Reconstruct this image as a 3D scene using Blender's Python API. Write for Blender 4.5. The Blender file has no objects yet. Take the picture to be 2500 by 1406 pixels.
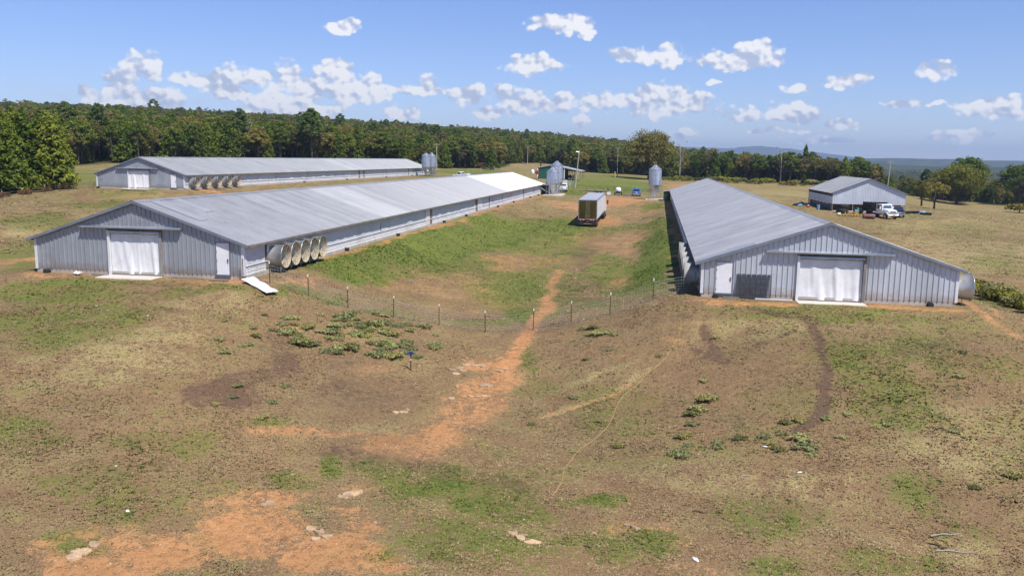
import bpy, math, random
import numpy as np
from mathutils import Vector, Matrix, Euler
random.seed(7); RNG = np.random.default_rng(11)
S = bpy.context.scene; COL = S.collection
R = math.radians
# ---------------------------------------------------------------- camera
CAMH = 7.0874; YAW = .1660; PITCH = .1502; ROLL = .0144
cam = bpy.data.cameras.new('camera'); camo = bpy.data.objects.new('camera', cam); COL.objects.link(camo)
cam.sensor_width = 36; cam.lens = 36*2086.8249/2500; cam.clip_start = .5; cam.clip_end = 80000
_f = Vector((-math.sin(YAW)*math.cos(PITCH), math.cos(YAW)*math.cos(PITCH), -math.sin(PITCH)))
_r = Vector((math.cos(YAW), math.sin(YAW), 0)); _u = _r.cross(_f)
_r2 = _r*math.cos(ROLL)+_u*math.sin(ROLL); _u2 = _u*math.cos(ROLL)-_r*math.sin(ROLL)
camo.matrix_world = Matrix(((_r2.x, _u2.x, -_f.x, 0), (_r2.y, _u2.y, -_f.y, 0), (_r2.z, _u2.z, -_f.z, CAMH), (0, 0, 0, 1)))
S.camera = camo
# ---------------------------------------------------------------- light and exposure
SUN_DIR = Vector((.47, -.42, 1.0)).normalized()          # towards the sun
sun = bpy.data.lights.new('sun', 'SUN'); suno = bpy.data.objects.new('sun', sun); COL.objects.link(suno)
sun.energy = 4.2; sun.angle = R(.53); sun.color = (1, .955, .88)
suno.rotation_euler = (-SUN_DIR).to_track_quat('-Z', 'Y').to_euler()
S.view_settings.view_transform = 'Standard'; S.view_settings.look = 'None'; S.view_settings.gamma = 1
S.view_settings.use_curve_mapping = False; S.view_settings.exposure = 0.55
SKY_STRENGTH = .10
W = bpy.data.worlds.new('World'); S.world = W; W.use_nodes = True
CLOUDS = [(-0.5689,0.0872,0.0194,0.0132),(-0.552,0.0914,0.0061,0.008),(-0.5875,0.0668,0.0179,0.014),(-0.6187,0.0572,0.01,0.0077),(-0.5583,0.0576,0.0285,0.0106),(-0.5803,0.0546,0.034,0.0096),(-0.5147,0.078,0.0253,0.0072),(-0.4877,0.0753,0.0194,0.0077),(-0.4641,0.0849,0.0328,0.0101),(-0.4166,0.0801,0.0202,0.0167),(-0.3924,0.0743,0.0282,0.0149),(-0.3645,0.0885,0.023,0.0178),(-0.3521,0.0742,0.0287,0.0151),(-0.3262,0.0749,0.0187,0.0142),(-0.4391,0.0548,0.0275,0.0129),(-0.4106,0.0529,0.0315,0.0093),(-0.3772,0.0525,0.0192,0.0066),(-0.4817,0.0665,0.0238,0.0064),(-0.3566,0.1379,0.0162,0.0066),(-0.2928,0.0513,0.0151,0.0086),(-0.2742,0.0743,0.0265,0.0062),(-0.2672,0.0817,0.0123,0.0095),(-0.2184,0.0727,0.0201,0.0124),(-0.1971,0.0516,0.0134,0.0067),(-0.1763,0.077,0.0144,0.0067),(-0.1597,0.065,0.0287,0.0125),(-0.1268,0.0613,0.0287,0.0086),(-0.1073,0.0688,0.0162,0.0072),(-0.0699,0.0637,0.0237,0.0095),(-0.1464,0.1053,0.0297,0.0096),(-0.1125,0.1487,0.0344,0.0096),(-0.0868,0.1384,0.0143,0.0048),(-0.0889,0.0438,0.0086,0.0067),(-0.031,0.1157,0.0235,0.0085),(0.0017,0.1147,0.0204,0.0113),(0.0029,0.0632,0.0488,0.0132),(-0.0021,0.074,0.0195,0.0113),(0.0264,0.0651,0.0253,0.0132),(-0.0244,0.0595,0.0197,0.0085),(0.027,0.0307,0.0166,0.0075),(0.079,0.1096,0.0404,0.0093),(0.1023,0.1204,0.0204,0.0101),(0.1179,0.1116,0.0123,0.0078),(0.0526,0.1091,0.0127,0.0061),(0.0895,0.0526,0.0206,0.0065),(0.1384,0.0539,0.0234,0.01),(0.1484,0.0495,0.019,0.0064),(0.1454,0.0786,0.0147,0.0045),(0.1848,0.0833,0.0126,0.0067),(0.2057,0.0875,0.0165,0.0044),(0.1331,0.035,0.0261,0.0037),(0.1958,0.0412,0.0192,0.0054),(0.17,0.0229,0.034,0.0041),(0.2807,0.0948,0.0154,0.0073),(0.2505,0.0617,0.0167,0.0039),(0.2785,0.0605,0.0139,0.003),(0.3258,0.0562,0.0191,0.0084),(0.3451,0.0575,0.0166,0.0091),(0.3103,0.0302,0.0263,0.0059),(0.0604,0.0859,0.01,0.0028)]
def build_world():
    nt = W.node_tree; nd = nt.nodes; nd.clear(); L = nt.links.new
    def N(t, **k):
        n = nd.new(t)
        for a, b in k.items(): setattr(n, a, b)
        return n
    def M(op, a, b=None, c=None, clamp=False):
        n = N('ShaderNodeMath', operation=op, use_clamp=clamp)
        for i, v in enumerate((a, b, c)):
            if v is None: continue
            if isinstance(v, (int, float)): n.inputs[i].default_value = v
            else: L(v, n.inputs[i])
        return n.outputs[0]
    def V(op, a, b=None):
        n = N('ShaderNodeVectorMath', operation=op)
        for i, v in enumerate((a, b)):
            if v is None: continue
            if isinstance(v, tuple): n.inputs[i].default_value = v
            else: L(v, n.inputs[i])
        return n.outputs['Value'] if op in ('DOT_PRODUCT', 'LENGTH') else n.outputs[0]
    sky = N('ShaderNodeTexSky', sky_type='NISHITA'); sky.sun_disc = False
    sky.sun_elevation = math.asin(SUN_DIR.z); sky.sun_rotation = math.atan2(SUN_DIR.x, SUN_DIR.y)
    sky.altitude = 200; sky.air_density = 1.0; sky.dust_density = .0; sky.ozone_density = 3.5
    tc = N('ShaderNodeTexCoord'); sep = N('ShaderNodeSeparateXYZ'); L(tc.outputs['Generated'], sep.inputs[0])
    az = M('ARCTAN2', sep.outputs[0], sep.outputs[1])
    cmb = N('ShaderNodeCombineXYZ'); L(az, cmb.inputs[0]); L(sep.outputs[2], cmb.inputs[1]); q = cmb.outputs[0]
    def fbm(vec, scale, detail, rough=.6):
        n = N('ShaderNodeTexNoise', noise_dimensions='2D'); L(vec, n.inputs['Vector'])
        n.inputs['Scale'].default_value = scale; n.inputs['Detail'].default_value = detail; n.inputs['Roughness'].default_value = rough
        return n.outputs['Fac']
    qs = V('MULTIPLY', q, (1.0, 1.25, 1))
    warp = N('ShaderNodeTexNoise', noise_dimensions='2D'); L(qs, warp.inputs['Vector']); warp.inputs['Scale'].default_value = 38; warp.inputs['Detail'].default_value = 3
    wv = V('MULTIPLY', V('SUBTRACT', warp.outputs['Color'], (.5, .5, .5)), (.022, .015, 0))
    qw = V('ADD', q, wv)
    best = None
    for (a, e, rx, ry) in CLOUDS:
        d = V('MULTIPLY', V('SUBTRACT', qw, (a, e, 0)), (1/rx/1.28, 1/ry/1.3, 0))
        s = V('DOT_PRODUCT', d, d)
        best = s if best is None else M('MINIMUM', best, s)
    body = M('SUBTRACT', 1.0, best)                       # 1 in the middle of a cloud, 0 on its rim
    body = M('MAXIMUM', body, -1.5)
    def billow(vec):                                     # rounded cauliflower heads over a softer drift
        v = N('ShaderNodeTexVoronoi', voronoi_dimensions='2D', feature='SMOOTH_F1'); L(vec, v.inputs['Vector']); v.inputs['Scale'].default_value = 58; v.inputs['Detail'].default_value = 1.5; v.inputs['Roughness'].default_value = .5; v.inputs['Lacunarity'].default_value = 2.2; v.inputs['Smoothness'].default_value = .35
        return M('ADD', M('MULTIPLY', M('SUBTRACT', .95, v.outputs['Distance']), .5), M('MULTIPLY', fbm(vec, 50, 4, .55), .5))
    n1 = billow(qs); n2 = billow(V('ADD', qs, (.0028, .0058, 0)))
    dens = M('ADD', M('ADD', body, .24), M('MULTIPLY', M('SUBTRACT', n1, .50), 2.1))
    # thin scattered cumulus near the horizon all the way round
    g1 = fbm(V('MULTIPLY', q, (1, 2.6, 1)), 15, 7, .62)
    band = N('ShaderNodeMapRange'); L(sep.outputs[2], band.inputs[0]); band.inputs[1].default_value = .0; band.inputs[2].default_value = .13; band.inputs[3].default_value = .12; band.inputs[4].default_value = -.14
    wisp = M('MULTIPLY', M('SUBTRACT', M('ADD', g1, band.outputs[0]), .56), 4.0, clamp=True)
    mr = N('ShaderNodeMapRange', interpolation_type='SMOOTHSTEP'); L(dens, mr.inputs[0]); mr.inputs[1].default_value = -.05; mr.inputs[2].default_value = .62
    big1 = fbm(qs, 21, 2, .5); big2 = fbm(V('ADD', qs, (.006, .014, 0)), 21, 2, .5)
    lit = M('ADD', M('MULTIPLY', M('SUBTRACT', n1, n2), 1.9), M('MULTIPLY', M('SUBTRACT', big1, big2), 2.2))       # lit sides of the billows towards the sun
    thick = N('ShaderNodeMapRange'); L(dens, thick.inputs[0]); thick.inputs[1].default_value = .0; thick.inputs[2].default_value = 1.5; thick.inputs[3].default_value = .0; thick.inputs[4].default_value = .28
    shade = M('ADD', M('ADD', lit, .63), thick.outputs[0], clamp=True)
    ramp = N('ShaderNodeValToRGB'); L(shade, ramp.inputs[0])
    e = ramp.color_ramp.elements; e[0].position = .3; e[0].color = (3.5, 4.0, 5.3, 1); e[1].position = .95; e[1].color = (6.9, 6.9, 7.1, 1)
    alpha = M('MULTIPLY', mr.outputs[0], .97)
    haze = N('ShaderNodeMix', data_type='RGBA'); L(M('MULTIPLY', wisp, .55), haze.inputs['Factor']); tint = N('ShaderNodeMix', data_type='RGBA', blend_type='MULTIPLY'); tint.inputs['Factor'].default_value = 1; L(sky.outputs[0], tint.inputs['A']); tint.inputs['B'].default_value = (.70, .725, .97, 1); L(tint.outputs['Result'], haze.inputs['A']); haze.inputs['B'].default_value = (4.3, 4.9, 6.2, 1)
    mix = N('ShaderNodeMix', data_type='RGBA'); L(alpha, mix.inputs['Factor']); L(haze.outputs['Result'], mix.inputs['A']); L(ramp.outputs[0], mix.inputs['B'])
    bg = N('ShaderNodeBackground'); L(mix.outputs['Result'], bg.inputs[0]); bg.inputs[1].default_value = SKY_STRENGTH
    out = N('ShaderNodeOutputWorld'); L(bg.outputs[0], out.inputs[0])
build_world()
cy = S.cycles
cy.max_bounces = 6; cy.diffuse_bounces = 2; cy.glossy_bounces = 3; cy.transmission_bounces = 3; cy.volume_bounces = 0; cy.transparent_max_bounces = 6
cy.use_adaptive_sampling = True; cy.adaptive_threshold = .02; cy.use_denoising = True
try: cy.denoiser = 'OPENIMAGEDENOISE'
except Exception: pass
cy.caustics_reflective = False; cy.caustics_refractive = False
W.cycles.sampling_method = 'MANUAL'; W.cycles.sample_map_resolution = 256
# ---------------------------------------------------------------- terrain height (world: x across the barns, y along the barns)
CTRL = [(-3.6,21.7,-4.2),(-16.9,19,-4.2),(10.4,24.3,-4.1),(-18,26.2,-2.95),(11,33,-2.55),(-23.2,34,-1.05),(9.7,42,-.95),(-7.4,38,-4.05),
(-12,40.6,-3.2),(-5.1,31,-4.3),(-9.6,47.6,-3.05),(-6.9,48,-2.9),(-18,46.3,-1.6),(-20.8,46,-.9),(-2.6,49.5,-1.75),(0.5,49,-1.1),(2.5,38,-2.7),
(-30,34,-1.2),(-40,40,-.7),(-50,52,-.9),(20,40,-1.6),(24,62,-2.2),(30,80,-2.8),(22,45,-1.8),(0,5,-4.4),(0,-30,-4.6),(-60,10,-3.4),(60,10,-4.5),(40,40,-3.4),
(-9,60,-3.05),(-8.5,80,-3.1),(-8.5,100,-2.8),(-9,122,-2.3),(-9,140,-1.5),(-9,160,-.8),(-17.3,62,-1.75),(-17.3,80,-1.6),(-17.3,120,-1.25),(-2.3,62,-2.2),(-2.3,80,-2.2),(-2.,120,-1.5),
(-4,160,-.5),(-20,207,.3),(-5,192,-.7),(-35,259,1.2),(-3.5,329,-.3),(0,250,-.5),(40,157,-2.3),(34,168,-1.65),(44,168,-1.7),(31.5,192,-1.5),(30,260,-1.2),(40,340,-.4),
(85,280,-5.6),(100,312,-6.3),(120,316,-6),(65,317,-.9),(60,200,-2.8),(100,200,-6),(60,150,-3.2),(60,120,-3.4),(60,70,-3.5),(-50,120,.8),(-50,180,1.2),(-50,80,-.2),
(-58,100,1.3),(-94,110,.3),(-95,130,1),(-110,140,1.2),(-154,210,3.5),(-90,250,4.5),(-60,276,1.4),(-45,240,1.4),(-140,160,2),(-100,75,-1),(-70,70,-.8),(-60,400,2.6),(-30,333,1.9),
(-229,272,9.3),(-200,287,10.4),(-168,302,9),(-142,317,6.5),(-151,439,11.5),(-202,688,23),(-128,751,20.7),(-42,816,14.9),(16,876,8.5),(60,934,.5),(-63,420,4.2),(-60,560,8),
(0,500,1),(80,480,-7),(150,420,-12),(200,600,-16),(250,900,-16),(100,1300,-18),(-330,360,20),(-420,700,34),(-250,1000,22),(-60,1100,4),(-400,150,16),(-300,0,4),(300,200,-16),(300,-100,-14),(0,-300,-8),(-300,-300,0),(500,500,-20),(490,1619,-16),(900,1500,-18),(1200,600,-20)]
_C = np.array(CTRL, float)
def _mq(d2): return np.sqrt(d2 + 6.0**2)
def _solve():
    P = _C[:, :2]; n = len(P)
    K = _mq(((P[:, None]-P[None])**2).sum(-1)) - 0*np.eye(n)
    A = np.zeros((n+1, n+1)); A[:n, :n] = K - 1.2*np.eye(n); A[:n, n] = 1; A[n, :n] = 1
    return np.linalg.solve(A, np.append(_C[:, 2], 0))
_WT = _solve()
PADS = [(-36.2, -23.1, 45.1, 174.1, 0.0), (2.7, 16.15, 49.2, 170.2, -0.53), (-76.85, -63.77, 108.5, 235.2, 2.18)]
def _sm(a, b, x):
    t = np.clip((x-a)/(b-a), 0, 1); return t*t*(3-2*t)
def ground_z(x, y):
    """height of the ground at world x, y (arrays)"""
    x = np.asarray(x, float); y = np.asarray(y, float); sh = x.shape
    X = x.ravel(); Y = y.ravel(); out = np.empty(X.size)
    for i in range(0, X.size, 40000):
        a = X[i:i+40000, None]; b = Y[i:i+40000, None]
        out[i:i+40000] = _mq((a-_C[None, :, 0])**2 + (b-_C[None, :, 1])**2) @ _WT[:-1] + _WT[-1]
    r = np.hypot(X, Y)
    w = _sm(1300, 2600, r); out = out*(1-w) + w*(-17 - 4*np.sin(X/700) - 5*np.cos(Y/900+X/1500))
    for (x0, x1, y0, y1, z) in PADS:
        dx = np.maximum(np.maximum(x0-X, X-x1), 0); dy = np.maximum(np.maximum(y0-Y, Y-y1), 0); d = np.hypot(dx, dy)
        w = 1 - _sm(0.5, 5.5, d); out = out*(1-w) + w*(z+0.02)
    near = 1 - _sm(60, 160, r)
    out += near*(0.05*np.sin(X*1.1+0.7*np.sin(Y*0.5))*np.sin(Y*0.9+0.6*np.sin(X*0.7)) + 0.03*np.sin(X*2.7+Y*1.3)*np.sin(Y*2.3-X*0.8))*_sm(0.3, 2.5, _paddist(X, Y))
    return out.reshape(sh)
def _paddist(X, Y):
    d = np.full(X.shape, 1e9)
    for (x0, x1, y0, y1, z) in PADS:
        d = np.minimum(d, np.hypot(np.maximum(np.maximum(x0-X, X-x1), 0), np.maximum(np.maximum(y0-Y, Y-y1), 0)))
    return d
def gz(x, y): return float(ground_z(np.array([x]), np.array([y]))[0])
# ---------------------------------------------------------------- helpers
class MB:
    """collects faces; build() links them as one mesh object"""
    def __init__(s): s.v = []; s.f = []
    def add(s, vs, fs):
        o = len(s.v); s.v.extend([tuple(map(float, p)) for p in vs]); s.f.extend([tuple(i+o for i in f) for f in fs]); return s
    def box(s, c, d, rz=0, rx=0, ry=0):
        hx, hy, hz = d[0]/2, d[1]/2, d[2]/2; m = Euler((rx, ry, rz)).to_matrix(); c = Vector(c)
        vs = [c + m @ Vector((sx*hx, sy*hy, sz*hz)) for sz in (-1, 1) for sy in (-1, 1) for sx in (-1, 1)]
        return s.add(vs, [(0, 2, 3, 1), (4, 5, 7, 6), (0, 1, 5, 4), (2, 6, 7, 3), (0, 4, 6, 2), (1, 3, 7, 5)])
    def bar(s, a, b, w, h=None):
        """square bar from a to b"""
        a = Vector(a); b = Vector(b); h = h or w; d = (b-a).normalized()
        up = Vector((0, 0, 1)) if abs(d.z) < .95 else Vector((0, 1, 0))
        x = d.cross(up).normalized()*w/2; y = x.cross(d).normalized()*h/2
        vs = [p+q for p in (a, b) for q in (-x-y, x-y, x+y, -x+y)]
        return s.add(vs, [(0, 1, 2, 3), (7, 6, 5, 4), (0, 4, 5, 1), (1, 5, 6, 2), (2, 6, 7, 3), (3, 7, 4, 0)])
    def tube(s, pts, rad, n=8, cap=True):
        pts = [Vector(p) for p in pts]; rad = rad if isinstance(rad, (list, tuple)) else [rad]*len(pts); o = len(s.v); vs = []; fs = []
        for i, p in enumerate(pts):
            d = (pts[min(i+1, len(pts)-1)]-pts[max(i-1, 0)]).normalized()
            up = Vector((0, 0, 1)) if abs(d.z) < .9 else Vector((1, 0, 0))
            x = d.cross(up).normalized(); y = x.cross(d)
            vs += [p+(x*math.cos(2*math.pi*k/n)+y*math.sin(2*math.pi*k/n))*rad[i] for k in range(n)]
        for i in range(len(pts)-1):
            fs += [(i*n+k, i*n+(k+1) % n, (i+1)*n+(k+1) % n, (i+1)*n+k) for k in range(n)]
        if cap: fs += [tuple(range(n-1, -1, -1)), tuple((len(pts)-1)*n+k for k in range(n))]
        return s.add(vs, fs)
    def lathe(s, prof, n=24, axis='z', c=(0, 0, 0), cap=False):
        """prof: (radius, height along axis)"""
        c = Vector(c); vs = []
        for r, h in prof:
            for k in range(n):
                a = 2*math.pi*k/n; p = (r*math.cos(a), r*math.sin(a), h)
                vs.append(c+Vector(p if axis == 'z' else ((p[2], p[0], p[1]) if axis == 'x' else (p[1], p[2], p[0]))))
        fs = [(i*n+k, i*n+(k+1) % n, (i+1)*n+(k+1) % n, (i+1)*n+k) for i in range(len(prof)-1) for k in range(n)]
        if cap: fs += [tuple(range(n-1, -1, -1)), tuple((len(prof)-1)*n+k for k in range(n))]
        return s.add(vs, fs)
    def prism(s, poly, a, b, axis='x'):
        """polygon in the plane across the axis, extruded from a to b"""
        n = len(poly)
        def P(p, t): return (t, p[0], p[1]) if axis == 'x' else ((p[0], t, p[1]) if axis == 'y' else (p[0], p[1], t))
        vs = [P(p, a) for p in poly]+[P(p, b) for p in poly]
        return s.add(vs, [tuple(range(n-1, -1, -1)), tuple(range(n, 2*n))]+[(i, (i+1) % n, n+(i+1) % n, n+i) for i in range(n)])
    def mesh(s, name, m, smooth=False):
        me = bpy.data.meshes.new(name); me.from_pydata(s.v, [], s.f); me.materials.append(m)
        if smooth: me.polygons.foreach_set('use_smooth', [True]*len(me.polygons)); 
        me.update(); return me
    def build(s, name, m, parent=None, smooth=False, bevel=0):
        o = bpy.data.objects.new(name, s.mesh(name, m, smooth)); COL.objects.link(o)
        if parent: o.parent = parent
        if bevel:
            b = o.modifiers.new('bevel', 'BEVEL'); b.width = bevel; b.segments = 2; b.limit_method = 'ANGLE'
        return o
def link(name, me, parent=None, loc=(0, 0, 0), rot=(0, 0, 0), scale=(1, 1, 1)):
    o = bpy.data.objects.new(name, me); COL.objects.link(o); o.location = loc; o.rotation_euler = rot; o.scale = scale
    if parent: o.parent = parent
    return o
def tag(o, label=None, cat=None, group=None, kind=None):
    if label: o['label'] = label
    if cat: o['category'] = cat
    if group: o['group'] = group
    if kind: o['kind'] = kind
    return o
def thing(name, label, cat, loc=(0, 0, 0), rz=0, group=None):
    o = bpy.data.objects.new(name, None); COL.objects.link(o); o.location = loc; o.rotation_euler = (0, 0, rz); o.empty_display_size = .2
    return tag(o, label, cat, group)
def struct(o): o['kind'] = 'structure'; return o
def np_mesh(name, verts, faces, m, smooth=False):
    """verts (n,3), faces (k,3|4) arrays"""
    me = bpy.data.meshes.new(name); k = faces.shape[1]
    me.vertices.add(len(verts)); me.vertices.foreach_set('co', np.ascontiguousarray(verts, np.float32).ravel())
    me.loops.add(faces.size); me.loops.foreach_set('vertex_index', np.ascontiguousarray(faces, np.int32).ravel())
    me.polygons.add(len(faces)); me.polygons.foreach_set('loop_start', np.arange(0, faces.size, k, dtype=np.int32))
    if smooth: me.polygons.foreach_set('use_smooth', np.ones(len(faces), bool))
    if m: me.materials.append(m)
    me.update(calc_edges=True); return me
def color_attr(me, name, rgba):
    a = me.attributes.new(name, 'FLOAT_COLOR', 'POINT'); a.data.foreach_set('color', np.ascontiguousarray(rgba, np.float32).ravel())
# ---------------------------------------------------------------- materials
MATS = {}
def _new(name):
    m = bpy.data.materials.new(name); m.use_nodes = True; nt = m.node_tree; b = nt.nodes['Principled BSDF']; MATS[name] = m
    return m, nt, b
def _mix(nt, f, a, b, blend='MIX'):
    n = nt.nodes.new('ShaderNodeMix'); n.data_type = 'RGBA'; n.blend_type = blend
    for key, v in (('Factor', f), ('A', a), ('B', b)):
        sock = n.inputs[key] if key == 'Factor' else [i for i in n.inputs if i.name == key and i.type == 'RGBA'][0]
        if isinstance(v, (int, float)): sock.default_value = v
        elif isinstance(v, tuple): sock.default_value = (*v[:3], 1)
        else: nt.links.new(v, sock)
    return [o for o in n.outputs if o.type == 'RGBA'][0]
def _math(nt, op, a, b=None, clamp=False):
    n = nt.nodes.new('ShaderNodeMath'); n.operation = op; n.use_clamp = clamp
    for i, v in enumerate((a, b)):
        if v is None: continue
        if isinstance(v, (int, float)): n.inputs[i].default_value = v
        else: nt.links.new(v, n.inputs[i])
    return n.outputs[0]
def _range(nt, v, a, b, c=0., d=1., smooth=False):
    n = nt.nodes.new('ShaderNodeMapRange'); nt.links.new(v, n.inputs[0])
    if smooth: n.interpolation_type = 'SMOOTHSTEP'
    for i, x in enumerate((a, b, c, d)): n.inputs[i+1].default_value = x
    return n.outputs[0]
def _noise(nt, vec, scale, detail=4, rough=.6, dist=0):
    n = nt.nodes.new('ShaderNodeTexNoise'); nt.links.new(vec, n.inputs['Vector']); n.inputs['Scale'].default_value = scale
    n.inputs['Detail'].default_value = detail; n.inputs['Roughness'].default_value = rough; n.inputs['Distortion'].default_value = dist
    return n.outputs['Fac']
def _pos(nt, stretch=(1, 1, 1)):
    g = nt.nodes.new('ShaderNodeNewGeometry')
    if stretch == (1, 1, 1): return g.outputs['Position']
    v = nt.nodes.new('ShaderNodeVectorMath'); v.operation = 'MULTIPLY'; nt.links.new(g.outputs['Position'], v.inputs[0]); v.inputs[1].default_value = stretch
    return v.outputs[0]
def pmat(name, col, rough=.6, metal=0., var=.15, scale=3., stretch=(1, 1, 1), rand=0., bump=0., bscale=25., dirt=None, dirt_scale=.8, dirt_amt=.4, spec=.5, rvar=.1, splash=None, specks=0.):
    """a surface colour with two scales of wear, per-piece variation and optional stains"""
    m, nt, b = _new(name); P = _pos(nt, stretch)
    n1 = _noise(nt, P, scale, 5); n2 = _noise(nt, P, scale*7, 3)
    f = _math(nt, 'ADD', _math(nt, 'MULTIPLY', n1, .65), _math(nt, 'MULTIPLY', n2, .35))
    lo = tuple(c*(1-var*1.6) for c in col); hi = tuple(min(1, c*(1+var*1.2)) for c in col)
    c = _mix(nt, _range(nt, f, .33, .67), lo, hi)
    if dirt:
        nd = _noise(nt, _pos(nt), dirt_scale, 6, .65)
        c = _mix(nt, _math(nt, 'MULTIPLY', _range(nt, nd, .5, .72, smooth=True), dirt_amt), c, dirt)
    if splash:                                            # mud splashed up from the ground, ragged along its top edge
        tcn = nt.nodes.new('ShaderNodeTexCoord'); sz = nt.nodes.new('ShaderNodeSeparateXYZ'); nt.links.new(tcn.outputs['Object'], sz.inputs[0])
        hgt = _math(nt, 'ADD', sz.outputs[2], _math(nt, 'MULTIPLY', _noise(nt, _pos(nt), 2.5, 4), -.9))
        c = _mix(nt, _range(nt, hgt, .35, -.2, 0., .55, True), c, splash)
        rs = _noise(nt, _pos(nt, (2.2, 2.2, .16)), 1.6, 4, .7); c = _mix(nt, _range(nt, rs, .62, .8, 0., .35), c, (.25, .17, .12))
    if specks:
        sn = _noise(nt, _pos(nt, (.5, 2.2, 1)), 1.7, 3, .6); c = _mix(nt, _range(nt, sn, .68, .74, 0., specks, True), c, (.10, .10, .11))
    if rand:
        oi = nt.nodes.new('ShaderNodeObjectInfo')
        c = _mix(nt, 1., c, _mix(nt, oi.outputs['Random'], (1-rand,)*3, (1+rand*.6,)*3), 'MULTIPLY')
    nt.links.new(c, b.inputs['Base Color']); b.inputs['Metallic'].default_value = metal
    nt.links.new(_range(nt, n1, .3, .7, max(.02, rough-rvar), min(1, rough+rvar)), b.inputs['Roughness'])
    b.inputs['Specular IOR Level'].default_value = spec
    if bump:
        bn = nt.nodes.new('ShaderNodeBump'); bn.inputs['Strength'].default_value = bump; bn.inputs['Distance'].default_value = .03
        nt.links.new(_noise(nt, P, bscale, 4), bn.inputs['Height']); nt.links.new(bn.outputs[0], b.inputs['Normal'])
    return m
M_ROOF = pmat('weathered_roof_metal', (.285, .29, .31), .5, .25, .07, .6, (1, 1.5, 1), rand=.10, dirt=(.21, .21, .22), dirt_scale=.6, dirt_amt=.4, specks=.55)
M_ROOF1 = pmat('silver_roof_metal', (.345, .352, .375), .5, .25, .07, .6, (1, 1.5, 1), rand=.10, dirt=(.26, .26, .27), dirt_scale=.6, dirt_amt=.4, specks=.5)
M_ROOF3 = pmat('pale_roof_metal', (.31, .318, .33), .5, .25, .08, .35, (1, 2.2, 1), rand=.06, dirt=(.25, .245, .24), dirt_scale=.25, dirt_amt=.4, specks=.3)
M_ROOFN = pmat('newer_or_sunlit_roof_metal', (.43, .435, .45), .45, .2, .06, .4, rand=.05)
M_ROOFM = pmat('patched_roof_metal', (.355, .36, .375), .5, .2, .06, .4, rand=.05)
M_SIDE2 = pmat('grey_siding', (.37, .395, .44), .45, .35, .08, .6, (1, 1, .35), rand=.08, dirt=(.2, .19, .18), dirt_scale=.7, dirt_amt=.35, splash=(.26, .19, .13))
M_SIDE1 = pmat('pale_siding', (.56, .595, .65), .42, .35, .08, .6, (1, 1, .35), rand=.06, dirt=(.4, .38, .36), dirt_scale=.7, dirt_amt=.3, splash=(.36, .26, .18))
M_SIDE4 = pmat('shed_siding', (.68, .71, .77), .45, .3, .06, .6, (1, 1, .35), rand=.05)
M_TRIM = pmat('grey_trim', (.22, .25, .31), .45, .4, .1, 1.5)
M_TRIMW = pmat('white_trim', (.72, .73, .75), .5, .1, .08, 1.5)
M_RIB = pmat('rib_edge', (.62, .64, .68), .4, .4, .06, 2)
M_TARP = pmat('white_tarp', (.74, .74, .76), .6, 0, .07, 1.2, dirt=(.52, .5, .47), dirt_scale=1.1, dirt_amt=.45)
M_CURT = pmat('curtain_fabric', (.56, .58, .61), .65, 0, .10, .9, (1, .3, 2), dirt=(.36, .35, .34), dirt_scale=.5, dirt_amt=.5)
M_LAP = pmat('painted_boards', (.68, .68, .68), .6, 0, .10, 1.0, (1, .3, 3), dirt=(.4, .34, .28), dirt_scale=.9, dirt_amt=.4)
M_DOORW = pmat('white_door', (.78, .78, .8), .5, 0, .05, 1.2, dirt=(.6, .58, .54), dirt_scale=1.5, dirt_amt=.3)
M_CONC = pmat('concrete', (.44, .40, .35), .85, 0, .15, 1.2, bump=.3, dirt=(.36, .22, .13), dirt_scale=.9, dirt_amt=.6)
M_SLAB = pmat('pale_slab', (.58, .52, .44), .85, 0, .10, 1.2, bump=.2, dirt=(.42, .3, .2), dirt_scale=1.2, dirt_amt=.5)
M_GALV = pmat('galvanised', (.50, .53, .57), .32, .75, .10, 1.2, rand=.05)
M_BIN = pmat('bin_metal', (.52, .56, .62), .34, .7, .08, .8, (1, 1, .3), rand=.05)
M_CONE = pmat('fan_cone_metal', (.60, .60, .58), .38, .55, .12, 1.6, dirt=(.36, .29, .2), dirt_scale=2., dirt_amt=.5)
M_CONEIN = pmat('fan_cone_inside', (.46, .38, .27), .65, .1, .2, 2.5, dirt=(.34, .25, .15), dirt_scale=1.8, dirt_amt=.7)
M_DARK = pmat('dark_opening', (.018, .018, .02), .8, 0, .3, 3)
M_BLK = pmat('black_rubber', (.022, .022, .024), .75, 0, .3, 6, bump=.2)
M_BLACK = pmat('black_paint', (.015, .017, .022), .25, 0, .2, 3)
M_WOOD = pmat('weathered_wood', (.22, .17, .12), .85, 0, .3, 2, (4, 1, 1), bump=.3)
M_WOODB = pmat('brown_boards', (.30, .17, .09), .8, 0, .3, 1.5, (1, 1, 5), rand=.25, bump=.2)
M_WOODG = pmat('grey_planks', (.26, .24, .22), .85, 0, .25, 2, (1, 1, .4), rand=.25, bump=.2)
M_POLE = pmat('pole_wood', (.44, .40, .34), .85, 0, .15, 2, (1, 1, .2))
M_POST = pmat('rusty_post', (.13, .055, .035), .7, .2, .3, 6)
M_POSTG = pmat('dark_green_post', (.02, .05, .03), .6, .2, .2, 6)
M_WHITE = pmat('white_paint', (.80, .80, .80), .3, 0, .04, 1)
M_VAN = pmat('trailer_skin', (.78, .79, .81), .35, .05, .03, .6)
M_MIRROR = pmat('polished_doors', (.17, .15, .075), .14, .95, .15, .8)
M_CHROME = pmat('bright_metal', (.70, .71, .74), .22, .9, .05, 2)
M_GREEN = pmat('green_siding', (.02, .115, .075), .45, .05, .08, .8, (1, 1, .3))
M_RED = pmat('red_paint', (.40, .03, .03), .4, 0, .15, 2)
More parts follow.
